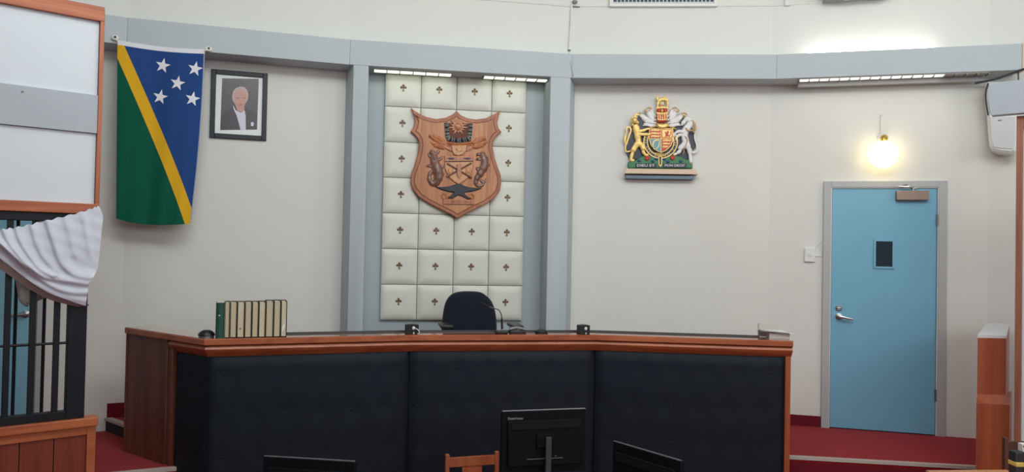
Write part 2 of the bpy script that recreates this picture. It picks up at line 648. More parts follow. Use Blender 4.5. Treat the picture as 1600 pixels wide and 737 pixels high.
# wall line: bends like the fascia, but its last bend stands at the corner seen right of the door
uc, _ = P[4].px(1545, 300, -W)
wl = offset_line(FP, W)
c4 = P[4].pt(uc, -W).xy
wl[5] = c4
end_dir = P[4].a - math.radians(16)
wl.append(c4 + Vector((math.cos(end_dir), math.sin(end_dir))) * 3.2)
P5 = Plane(c4, end_dir)
wo = offset_line(wl, 0.18)
for i, nm in enumerate(['wall_far_left', 'wall_left', 'wall_back', 'wall_right', 'wall_door_side', 'wall_far_right']):
    mb = MB().slab([wl[i], wl[i + 1], wo[i + 1], wo[i]], 0.0, ZT)
    structure(mb.build(nm, M['wall'] if i != 2 else M['recess']))
    mb = MB().slab([wl[i], wl[i + 1], wo[i + 1], wo[i]], ZT, Z_CEIL)
    structure(mb.build(nm + '_upper', M['wall_up']))

# fascia: one beam per straight run, with its ends mitred
for i in range(5):
    a, b = Vector(FP[i]), Vector(FP[i + 1])
    if i == 4:
        b = P[4].pt(P[4].px(1597, 110)[0]).xy
        ib = P[4].pt(P[4].px(1597, 110)[0], -W + 0.03).xy
        ia = wl[4]
    else:
        ia, ib = wl[i], wl[i + 1]
    dz = 0.0
    o = MB().slab([a, b, ib, ia], ZB, ZT + dz).build('trim_%d' % (i + 1), M['grey'], bev=0.004)
    structure(o)
    if i == 4:
        e = P[4]
        ue = e.px(1597, 110)[0]
        MB().box(0, 0.02, 0, 0.14, ZB - 0.002, ZT + 0.002).build('end_board', M['beige'], o, loc=e.pt(ue + 0.001, 0.002, 0), rotz=e.a)
# hairline joint in the fascia near the right column
jt = Hang(P[3], 893, 102, 0.001)
q = [jt.L(887.5, 83), jt.L(889.2, 83), jt.L(896.5, 120), jt.L(895, 120)]
tag(MB().prism(q, -0.003, 0.004).build('trim_6', M['hinge'], loc=jt.loc, rotz=jt.a), kind='structure')

# columns either side of the padded panel
pb = P[2]
uL0, uL1 = pb.px(544, 300)[0] + 0.0, pb.px(571.5, 300)[0]
uR0, uR1 = pb.px(857, 300)[0], pb.px(888, 300)[0]
cl = [pb.pt(uL0 + 0.02).xy, pb.pt(uL1).xy, pb.pt(uL1, -W).xy, P[1].pt((Vector(wl[2]) - P[1].pt(0, -W).xy).dot(P[1].u) - 0.022, -W).xy]
structure(MB().slab(cl, Z_ST, ZB).build('trim_7', M['grey'], bev=0.003))
cr_ = [pb.pt(uR0).xy, pb.pt(uR1).xy, P[3].pt(0.03, -W).xy, pb.pt(uR0, -W).xy]
structure(MB().slab(cr_, Z_ST, ZB).build('trim_8', M['grey'], bev=0.003))

# thin batten on the upper wall under the clerestory
zb_ = P[3].px(910, 10.5, -W)[1]
bat = MB().sweep([tuple(p) for p in wl[1:6]], [(0, 0), (0.008, 0), (0.008, 0.012), (0, 0.02)], z=zb_)
structure(bat.build('trim_9', M['wall_up']))

# floor, steps, stage
structure(MB().slab([(-8, -2), (8, -2), (8, 8.5), (-8, 8.5)], -0.1, 0.0).build('floor', M['carpet']))
L1, L2 = onz(205, 736, Z_ST).xy, onz(258, 731, Z_ST).xy
R1, R2 = onz(1232, 712, Z_ST).xy, onz(1520, 728, Z_ST).xy
ld, rd = (L2 - L1).normalized(), (R2 - R1).normalized()
edge = [L1 - ld * 4.0, L2, Vector((-1.0, 5.62)), Vector((0.7, 5.86)), R1 - rd * 0.4, R2, R2 + rd * 3.2]
eo = offset_line(edge, -0.30)
eo2 = offset_line(edge, -0.60)
back = [(8, 8.4), (-8, 8.4)]
structure(MB().slab([tuple(p) for p in edge] + back, 0.0, Z_ST).build('floor_stage', M['carpet']))
structure(MB().sweep([tuple(p) for p in edge], [(-0.022, 0.0005), (-0.022, 0.003), (0.0, 0.004), (0.006, 0.001), (0.008, -0.022), (0.001, -0.024), (0.001, 0.0005)], z=Z_ST).build('trim_10', M['nosing']))
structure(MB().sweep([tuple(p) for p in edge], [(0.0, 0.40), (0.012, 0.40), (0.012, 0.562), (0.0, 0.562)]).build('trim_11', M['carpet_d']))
for k_, (zz, ln) in enumerate(((0.40, 0.30), (0.20, 0.60))):
    structure(MB().sweep([tuple(p) for p in edge], [(0.001, 0.0), (0.001, zz), (ln, zz), (ln, 0.0)]).build('floor_step_%d' % (k_ + 1), M['carpet']))
# low platform behind the bench
z_pl = 0.695
pf = [onz(163, 653, z_pl).xy, onz(193, 664, z_pl).xy]
pd = (pf[1] - pf[0]).normalized()
pf2 = pf[1] + pd * 0.25
plat = [tuple(pf[0] - pd * 0.12), tuple(pf2), (-0.9, 6.12), (0.7, 6.25), (1.5, 6.25), (1.5, 6.85), (0.55, 6.90), (-1.43, 6.58), (-3.1, 6.06)]
structure(MB().slab(plat, Z_ST, z_pl).build('floor_platform', M['riser']))
MBp = MB().slab([tuple(Vector(p)) for p in plat], z_pl, z_pl + 0.006)
structure(MBp.build('floor_platform_carpet', M['carpet']))
structure(MB().sweep([tuple(pf[0]), tuple(pf2)], [(-0.04, 0.001), (-0.04, 0.004), (0.01, 0.004), (0.01, -0.016), (0.0, -0.016), (0.0, 0.001)], z=z_pl + 0.005).build('trim_12', M['nosing']))

# skirting of carpet
h1 = Hang(P[1], 178, 640, -W)
u0 = P[1].px(162, 640, -W)[0]
z1 = P[1].px(180, 629, -W)[1]
tag(MB().box(0, 1.2, -0.015, 0, z_pl, z1).build('baseboard_left', M['carpet_d'], loc=P[1].pt(max(u0, -0.14), -W, 0), rotz=P[1].a), kind='structure')
u0 = 0.0
u1 = P[4].px(1283, 655, -W)[0]
z1 = P[4].px(1260, 648.5, -W)[1]
tag(MB().box(0.0, u1, -0.014, 0, Z_ST, z1).build('baseboard_right', M['carpet_d'], loc=P[4].pt(0, -W, 0), rotz=P[4].a), kind='structure')
u1 = (Vector(wl[4]) - P[3].pt(0, -W).xy).dot(P[3].u)
tag(MB().box(0.1, u1, -0.014, 0, Z_ST, z1).build('baseboard_back', M['carpet_d'], loc=P[3].pt(0, -W, 0), rotz=P[3].a), kind='structure')

structure(MB().box(-7.1, -6.92, -2, 3.9, 0, Z_CEIL).build('wall_side_left', M['wall']))
structure(MB().box(6.8, 6.98, -2, 3.9, 0, Z_CEIL).build('wall_side_right', M['wall']))
structure(MB().slab([(-8, -2), (8, -2), (8, 8.5), (-8, 8.5)], Z_CEIL, Z_CEIL + 0.1).build('ceiling', M['ceil']))

# ------------------------------------------------------------------ blue door
def make_door():
    p = P[4]
    uo0, uo1 = p.px(1284.5, 475, -W)[0], p.px(1477.5, 475, -W)[0]
    ul0, ul1 = p.px(1298.3, 475, -W)[0], p.px(1461.8, 475, -W)[0]
    zo, zl = p.px(1384, 283, -W)[1], p.px(1382, 295, -W)[1]
    base = p.pt(uo0, -W, Z_ST)
    wd = uo1 - uo0
    a, b = ul0 - uo0, ul1 - uo0
    H, h = zo - Z_ST, zl - Z_ST
    fr = MB()
    t = 0.03
    fr.box(0, a - 0.012, -t, 0.0, 0, H)
    fr.box(b + 0.012, wd, -t, 0.0, 0, H)
    fr.box(a - 0.012, b + 0.012, -t, 0.0, h + 0.012, H)
    door = fr.build('door_1', M['frame_grey'], loc=base, rotz=p.a, bev=0.003)
    structure(door)
    st = MB()
    st.box(a - 0.012, a - 0.003, -0.022, 0.0, 0, h + 0.012)
    st.box(b + 0.003, b + 0.012, -0.022, 0.0, 0, h + 0.012)
    st.box(a - 0.003, b + 0.003, -0.022, 0.0, h + 0.003, h + 0.012)
    tag(st.build('door_stop', M['jamb'], door), 'pale inner edge of the frame')
    MB().box(a, b, -0.012, 0.0, 0.008, h).build('door_leaf', M['door'], door, bev=0.002)
    gp = MB().box(a - 0.003, b + 0.003, -0.003, 0.0, 0.0, h + 0.003)
    gp.build('shadow_gap', M['black_matte'], door)
    H1 = Hang(p, 1284.5, 475, -W)

    def L(x, y, o=0.012):
        u, z = p.px(x, y, -W + o)
        return u - uo0, z - Z_ST
    # vision panel
    x0, z1_ = L(1365, 373.5)
    x1, z0_ = L(1397.5, 420)
    wf = MB()
    e = 0.018
    wf.box(x0, x0 + e, -0.022, -0.012, z0_, z1_)
    wf.box(x1 - e, x1, -0.022, -0.012, z0_, z1_)
    wf.box(x0 + e, x1 - e, -0.022, -0.012, z0_, z0_ + e)
    wf.box(x0 + e, x1 - e, -0.022, -0.012, z1_ - e, z1_)
    vf = wf.build('vision_frame', M['door'], door, bev=0.002)
    MB().box(x0 + e, x1 - e, -0.016, -0.013, z0_ + e, z1_ - e).build('glass_pane', M['darkglass'], vf)
    # closer
    x0, z1_ = L(1399, 298.5)
    x1, z0_ = L(1449, 313)
    c = MB().box(x0, x1, -0.065, -0.012, z0_, z1_).build('door_closer', M['bronze'], door, bev=0.004)
    xa, za = L(1425, 297)
    arm = MB()
    xb, zb = L(1402, 293.5)
    xc, zc = L(1418, 292)
    arm.tube([(xa, -0.045, za - 0.01), (xa, -0.045, za + 0.012), (xc, -0.075, zc), (xb, -0.06, zb + 0.005), (xc - 0.01, -0.04, zc + 0.02)], 0.007)
    arm.tube([(xa, -0.045, za + 0.008), (xa + 0.03, -0.05, za + 0.016)], 0.008)
    arm.build('closer_arm', M['steel'], c)
    # lock and lever
    x, z = L(1310.5, 481)
    lk = MB().lathe([(0.026, 0), (0.026, -0.008), (0.019, -0.014)], (x, -0.012, z), axis='y')
    lk.ell((x, -0.028, z), 0.02, 0.008, 0.007)
    lk.build('deadlock', M['steel'], door)
    x, z = L(1310.5, 494)
    lv = MB().lathe([(0.028, 0), (0.028, -0.008), (0.012, -0.012), (0.011, -0.05)], (x, -0.012, z), axis='y')
    x2, z2 = L(1331, 498)
    lv.tube([(x, -0.06, z + 0.004), (x + 0.02, -0.064, z), (x2, -0.060, z2)], [0.013, 0.011, 0.009])
    lv.build('lever_handle', M['steel'], door)
    for y in (344, 617):
        x, z = L(1462, y, 0.012)
        MB().tube([(b + 0.002, -0.018, z - 0.05), (b + 0.002, -0.018, z + 0.05)], 0.009, 10).build('hinge', M['hinge'], door)


make_door()

# door seen through the bars on the left
p0 = P[0]
ud0, ud1 = p0.px(-90, 490, -W)[0], p0.px(56, 490, -W)[0]
ue1 = p0.px(69, 490, -W)[0]
d2 = MB()
d2.box(ud1 + 0.01, ue1, -0.03, 0, 0, 2.2)
d2.box(ud0 - 0.1, ud0 - 0.01, -0.03, 0, 0, 2.2)
d2.box(ud0 - 0.01, ud1 + 0.01, -0.03, 0, 2.12, 2.2)
door2 = d2.build('door_2', M['frame_grey'], loc=p0.pt(0, -W, Z_ST), rotz=p0.a, bev=0.003)
structure(door2)
MB().box(ud0, ud1, -0.012, 0, 0.01, 2.11).build('door_leaf', M['door2'], door2)
hu, hz = p0.px(40, 490, -W)
lv = MB().lathe([(0.028, 0), (0.028, -0.01), (0.011, -0.014), (0.011, -0.05)], (hu, -0.012, hz - Z_ST), axis='y')
lv.tube([(hu, -0.06, hz - Z_ST), (hu - 0.11, -0.06, hz - Z_ST - 0.006)], [0.012, 0.010])
lv.build('lever_handle', M['steel'], door2)

# ------------------------------------------------------------------ soffit lights
def strip_light(plane, xa, xb, n_lit, n_off, y, side, name, label, mats, o0, o1, off_first=False, rail=False, cells=None):
    u0, u1 = plane.px(xa, y, -0.1)[0], plane.px(xb, y, -0.1)[0]
    r = thing(name, label, 'light', plane.pt(u0, 0, ZB), plane.a)
    n = n_lit + n_off
    st_ = (u1 - u0) / n
    MB().box(0, u1 - u0, o0, o1, -0.006, 0.0).build('light_tray', M['offwhite'], r)
    order = ([False] * n_off + [True] * n_lit) if off_first else ([True] * n_lit + [False] * n_off)
    lit = MB()
    for k in range(n):
        c = MB().box(k * st_ + 0.004, (k + 1) * st_ - 0.004, o0 + 0.01, o1 - 0.01, -0.010, -0.006)
        c.build('lens_cell', mats[0] if order[k] else mats[1], r)
    bl = MB().box(-0.004, 0.004, o0, o1, -0.019, -0.006).build('louvre_blade', M['hinge'], r)
    for k in range(1, n + 1):
        copy_part(bl, r, (k * st_, 0, 0))
    if rail:
        MB().box(0, u1 - u0, o1 + 0.03, o1 + 0.07, -0.045, 0.0).build('side_reflector', M['frame_grey'], r, bev=0.003)
    return r


strip_light(P[2], 584, 706, 6, 0, 106, -1, 'recess_light', 'louvred strip light lit pale green over left part of cream padded panel', (M['tube'], M['lens_dark']), 0.09, 0.19)
strip_light(P[2], 756, 856, 6, 0, 114, 1, 'recess_light', 'louvred strip light lit pale green over right part of cream padded panel', (M['tube'], M['lens_dark']), 0.09, 0.19)
strip_light(P[4], 1248, 1541, 14, 4, 115, 1, 'fascia_light', 'long louvred strip light under the grey beam above the blue door, right end unlit', (M['tube_w'], M['lens_off']), 0.025, 0.115, rail=True)
# uplight lying on top of the beam
ua, ub = P[4].px(1262, 70)[0], P[4].px(1472, 70)[0]
r = thing('uplight_batten', 'fluorescent batten lying on top of grey beam, washing the upper wall white', 'light', P[4].pt(ua, 0, ZT), P[4].a)
MB().box(0, ub - ua, 0.13, 0.20, 0.0, 0.012).build('batten_body', M['white_plastic'], r)
MB().tube([(0.02, 0.165, 0.028), (ub - ua - 0.02, 0.165, 0.028)], 0.013, 10).build('fluorescent_tube', M['tube_up'], r)

# ------------------------------------------------------------------ padded panel
def padded_panel():
    off = -W + 0.012
    cs = [P[2].px(x, y, off + 0.04) for x, y in ((601, 108), (824, 123.5), (816, 501.5), (595, 499.5))]
    u0 = (cs[0][0] + cs[3][0]) / 2
    u1 = (cs[1][0] + cs[2][0]) / 2
    z1 = (cs[0][1] + cs[1][1]) / 2
    z0 = (cs[2][1] + cs[3][1]) / 2
    r = thing('padded_panel', 'cream padded wall panel of square cushions with small brass crosses behind the bench', 'wall panel', P[2].pt(u0, off, z0), P[2].a)
    wd, hd = u1 - u0, z1 - z0
    MB().box(0.004, wd - 0.004, -0.015, 0.01, 0.004, hd - 0.004).build('backing_board', M['pad_side'], r)
    tw, th = wd / 4, hd / 7
    # one cushion, puffed grid
    mb = MB()
    n = 10
    g = 0.003
    vs, fs = [], []
    for j in range(n + 1):
        for i in range(n + 1):
            a, b = i / n, j / n
            a2 = 0.5 - 0.5 * math.cos(PI * a)
            b2 = 0.5 - 0.5 * math.cos(PI * b)
            e = min(a2, 1 - a2, b2, 1 - b2)
            puff = 0.020 + 0.020 * (1 - (1 - min(e / 0.16, 1)) ** 2.4)
            puff -= 0.006 * math.exp(-(((a2 - .5) ** 2 + (b2 - .5) ** 2) / 0.01))
            vs.append((g + a2 * (tw - 2 * g), -puff, g + b2 * (th - 2 * g)))
    for j in range(n):
        for i in range(n):
            q = j * (n + 1) + i
            fs.append((q, q + 1, q + n + 2, q + n + 1))
    mb.add(vs, fs)
    bnd = [i for i in range(n + 1)] + [j * (n + 1) + n for j in range(1, n + 1)] + [n * (n + 1) + i for i in range(n - 1, -1, -1)] + [j * (n + 1) for j in range(n - 1, 0, -1)]
    bv = [vs[k] for k in bnd]
    m = len(bv)
    mb.add([v for v in bv] + [(v[0], -0.012, v[2]) for v in bv], [(i, m + i, m + (i + 1) % m, (i + 1) % m) for i in range(m)])
    tile0 = mb.build('cushion', M['tile'], r, smooth=60)
    cm = MB()
    s = 0.032
    for ax, az in ((0, 0.58), (-0.52, 0.08), (0.52, 0.08)):
        cm.ell((ax * s, -0.006, az * s), 0.33 * s, 0.006, 0.33 * s, 10, 6)
    cm.box(-0.14 * s, 0.14 * s, -0.009, 0, -0.95 * s, 0.6 * s)
    cm.box(-0.55 * s, 0.55 * s, -0.009, 0, -0.06 * s, 0.22 * s)
    cm.box(-0.26 * s, 0.26 * s, -0.008, 0, -1.0 * s, -0.72 * s)
    cross0 = cm.build('brass_cross', M['brass'], tile0, loc=(tw / 2, -0.0335, th / 2 + 0.01))
    first = True
    for j in range(7):
        for i in range(4):
            if first:
                t, first = tile0, False
            else:
                t = copy_part(tile0, r, (i * tw, 0, j * th))
                if not (j in (3, 4, 5) and i in (1, 2)):
                    copy_part(cross0, t)
    return r


padded_panel()

# ------------------------------------------------------------------ carved timber plaque
def plaque():
    off = -W + 0.072
    K = 3.876
    H = Hang(P[2], 630 + 328 / K, 160 + 400 / K, off)

    def X(x, y):
        return H.L(630 + x / K, 160 + y / K)
    r = thing('carved_plaque', 'large carved timber coat of arms plaque on the cream padded panel', 'coat of arms', H.loc, H.a)
    ol = [(45, 35), (72, 54), (100, 72), (140, 90), (200, 102), (255, 95), (300, 74), (322, 54), (345, 78), (390, 98), (440, 105), (500, 97), (545, 76), (588, 50),
          (575, 85), (567, 120), (574, 155), (593, 180), (560, 208), (543, 235), (538, 270), (550, 330), (570, 390), (588, 440), (592, 490), (580, 540), (550, 580), (500, 615),
          (440, 643), (380, 673), (328, 703), (280, 675), (220, 645), (150, 610), (90, 570), (56, 525), (43, 480), (50, 430), (72, 370), (90, 310), (97, 260), (93, 230), (75, 203), (45, 178), (63, 150), (70, 118), (64, 78)]
    sm = ccw([X(*p) for p in ol])
    MB().prism(sm, -0.022, 0.012, ch=0.006).build('plaque_board', M['plaque_rim'], r)
    q1, q2 = inset(sm, 0.030), inset(sm, 0.035)
    MB().prism(q1, -0.0232, -0.02).build('groove_line', M['groove'], r)
    MB().prism(q2, -0.0242, -0.02, ch=0.001).build('plaque_field', M['plaque'], r)
    y0 = -0.024

    def path(pts, k=5):
        return [(a, y0, b) for a, b in catmull([X(*p) for p in pts], k)]

    def poly(mb, pts, h, mi=0, ch=0.003, base=0.0):
        mb.prism([X(*p) for p in pts], y0 - base - h, y0 + 0.002, mi, ch)
    px_ = 1 / K / 1200 * 6.75      # metres per crop pixel
    # recessed field behind the sun
    mb = MB()
    poly(mb, [(252, 128), (415, 128), (408, 240), (262, 240)], 0.002, ch=0)
    mb.build('sun_ground', M['sunground'], r)
    mb = MB()
    mb.ell((X(330, 150)[0], y0 - 0.004, X(330, 150)[1]), 26 * px_, 0.014, 26 * px_, 16, 8)
    for k in range(13):
        a = 2 * PI * k / 13 + 0.1
        ln = (66, 52)[k % 2]
        c, s_ = math.cos(a), math.sin(a)
        q = [(330 + 22 * c - 8 * s_, 150 + 22 * s_ + 8 * c), (330 + ln * c, 150 + ln * s_ * 0.8), (330 + 22 * c + 8 * s_, 150 + 22 * s_ - 8 * c)]
        poly(mb, q, 0.009, ch=0.001)
    mb.build('carved_sun', M['carve'], r)
    # beaded comb of feathers
    band = [(257, 126), (262, 170), (266, 205), (280, 226), (335, 233), (390, 226), (402, 205), (405, 170), (408, 134)]
    mb = MB().tube(path(band), 12 * px_, 8, flat=0.8)
    hb = mb.build('beaded_band', M['ebony'], r)
    mb = MB()
    for dd, ofs in ((-8, 0), (1, 0), (9, 0)):
        pp = catmull([X(*p) for p in band], 10)
        for i in range(3, len(pp) - 1, 2):
            t = (pp[i + 1] - pp[i - 1]).normalized()
            nrm = Vector((-t.y, t.x))
            c = pp[i] + nrm * dd * px_
            mb.ell((c.x, y0 - 0.019, c.y), 0.0042, 0.005, 0.0042, 6, 4, 0 if (i // 2) % 3 else 1)
    bd = mb.build('beads', [M['bead_w'], M['bead_b']], hb)
    bd['kind'] = 'stuff'
    mb = MB().tube(path([(262, 246), (300, 252), (340, 254), (380, 251), (412, 243)]), 8 * px_, 8)
    mb.tube(path([(250, 260), (300, 264), (370, 264), (425, 256)]), 6 * px_, 8)
    mb.build('crest_wreath', M['carve'], r)
    mb = MB()
    poly(mb, [(288, 262), (384, 262), (380, 290), (360, 318), (330, 326), (306, 318), (292, 292)], 0.018, ch=0.005)
    poly(mb, [(312, 282), (350, 276), (356, 296), (334, 304)], 0.024, ch=0.003)
    mb.build('carved_helmet', M['carve_l'], r)
    for sd, leaves in ((0, ([(262, 268), (220, 246), (170, 210), (150, 214)], [(262, 272), (215, 262), (162, 240)], [(262, 264), (225, 230), (190, 210), (172, 206)], [(258, 276), (215, 270), (178, 258)], [(250, 262), (240, 244), (232, 224)])),
                       (1, ([(415, 264), (450, 240), (480, 218), (505, 238)], [(415, 268), (460, 256), (508, 244)], [(415, 262), (440, 235), (452, 215)], [(415, 272), (455, 268), (490, 256)], [(420, 258), (470, 222), (496, 226)]))):
        mb = MB()
        if sd == 0:
            poly(mb, [(236, 268), (290, 268), (292, 300), (262, 286)], 0.012)
        else:
            poly(mb, [(384, 268), (424, 264), (412, 284), (380, 302)], 0.012)
        for lf in leaves:
            mb.tube(path(lf), [8 * px_, 15 * px_, 13 * px_, 4 * px_], 8, flat=0.8)
        mb.build('carved_mantling', M['carve'], r)
    # central shield
    sh = [(247, 325), (422, 325), (421, 395), (402, 445), (374, 474), (335, 500), (300, 478), (272, 450), (250, 402)]
    mb = MB()
    poly(mb, sh, 0.014, ch=0.003)
    srim = mb.build('carved_shield', M['carve'], r)
    inn = inset(ccw([X(*p) for p in sh]), 0.008)
    MB().prism(inn, y0 - 0.0155, y0, ch=0.001).build('shield_field', M['carve_l'], srim)
    mb = MB()
    poly(mb, [(252, 334), (418, 334), (418, 352), (252, 352)], 0.017, ch=0.001)
    mb.build('shield_chief', M['carve'], srim)
    for cx in (288, 384):
        mb = MB()
        poly(mb, [(cx - 26, 340), (cx, 337), (cx + 26, 340), (cx + 10, 348), (cx - 10, 348)], 0.020, ch=0.001)
        mb.build('carved_bird', M['ebony'], srim)
    mb = MB()
    for a, b in (((262, 372), (412, 458)), ((410, 370), (262, 452))):
        mb.tube([(X(*a)[0], y0 - 0.018, X(*a)[1]), (X(*b)[0], y0 - 0.018, X(*b)[1])], 6 * px_, 6)
    mb.tube([(X(252, 360)[0], y0 - 0.016, X(252, 360)[1]), (X(420, 358)[0], y0 - 0.016, X(420, 358)[1])], 4 * px_, 6)
    mb.build('crossed_spears', M['carve_d'], srim)
    mb = MB()
    poly(mb, [(322, 378), (348, 378), (350, 440), (336, 464), (322, 440)], 0.026, ch=0.003)
    mb.build('carved_bow', M['carve'], srim)
    for cx, cy in ((283, 418), (390, 415)):
        mb = MB()
        c = X(cx, cy)
        mb.ell((c[0], y0 - 0.016, c[1]), 15 * px_, 0.008, 18 * px_)
        for k in range(4):
            a = PI / 4 + k * PI / 2
            mb.ell((c[0] + 17 * px_ * math.cos(a), y0 - 0.016, c[1] + 17 * px_ * math.sin(a)), 6 * px_, 0.004, 6 * px_, 8, 6)
        mb.build('carved_turtle', M['carve_l'], srim)
    # crocodile
    mb = MB().tube(path([(166, 288), (176, 312), (184, 340), (192, 372), (206, 410), (212, 450), (200, 485), (178, 492), (160, 472), (158, 440), (172, 415), (176, 440)], 5),
                   [9 * px_, 20 * px_, 25 * px_, 29 * px_, 31 * px_, 28 * px_, 23 * px_, 19 * px_, 16 * px_, 12 * px_, 8 * px_, 4 * px_], 10, flat=0.6)
    for lg in ([(196, 352), (222, 345), (236, 326)], [(180, 345), (162, 330), (150, 312)], [(205, 400), (232, 396), (242, 380)], [(186, 396), (160, 386), (138, 388)], [(208, 430), (234, 430), (240, 446)], [(184, 318), (205, 306), (216, 290)]):
        mb.tube(path(lg, 3), [12 * px_, 9 * px_, 6 * px_], 7, flat=0.8)
    pp = catmull([X(*p) for p in [(176, 312), (184, 340), (196, 380), (212, 440), (200, 484)]], 6)
    for c in pp:
        mb.ell((c.x, y0 - 0.021, c.y), 0.008, 0.006, 0.006, 6, 4)
    mb.build('carved_crocodile', M['carve_d'], r)
    # shark
    mb = MB().tube(path([(468, 300), (480, 322), (490, 356), (486, 392), (468, 426), (448, 455), (438, 482), (446, 503), (470, 506), (486, 488), (498, 462)], 5),
                   [9 * px_, 20 * px_, 25 * px_, 26 * px_, 23 * px_, 18 * px_, 15 * px_, 12 * px_, 10 * px_, 8 * px_, 4 * px_], 10, flat=0.6)
    for fn in ([(482, 348), (452, 344), (436, 352)], [(492, 372), (510, 378), (524, 388)], [(470, 420), (448, 404), (440, 392)], [(486, 488), (470, 474), (462, 470)], [(470, 320), (452, 316), (440, 330)]):
        mb.tube(path(fn, 3), [12 * px_, 10 * px_, 3 * px_], 7, flat=0.6)
    mb.build('carved_shark', M['carve_d'], r)
    # frigate bird
    mb = MB()
    poly(mb, [(192, 512), (228, 514), (270, 511), (305, 500), (326, 492), (345, 493), (362, 505), (400, 516), (440, 520), (474, 520), (450, 531), (414, 540), (380, 543), (366, 552), (390, 572), (412, 582), (392, 588),
              (352, 568), (330, 562), (296, 582), (268, 580), (286, 566), (304, 546), (268, 540), (232, 530)], 0.016, ch=0.005)
    mb.build('black_bird', M['ebony'], r)
    # ribbon
    mb = MB()
    poly(mb, [(242, 588), (424, 590), (424, 618), (242, 616)], 0.014, ch=0.002)
    for cv in ([(250, 590), (232, 574), (236, 556), (254, 556), (256, 570)], [(256, 584), (270, 570), (286, 574)], [(420, 590), (426, 570), (414, 556), (400, 562)], [(412, 584), (396, 574), (384, 580)]):
        mb.tube(path(cv), 5 * px_, 6)
    rb = mb.build('motto_ribbon', M['carve'], r)
    c = X(332, 603)
    MB().text('TO LEAD IS TO SERVE', c[0], y0 - 0.0148, c[1], 158 * px_, 12 * px_).build('motto_lettering', M['groove'], rb, fix=False)


plaque()


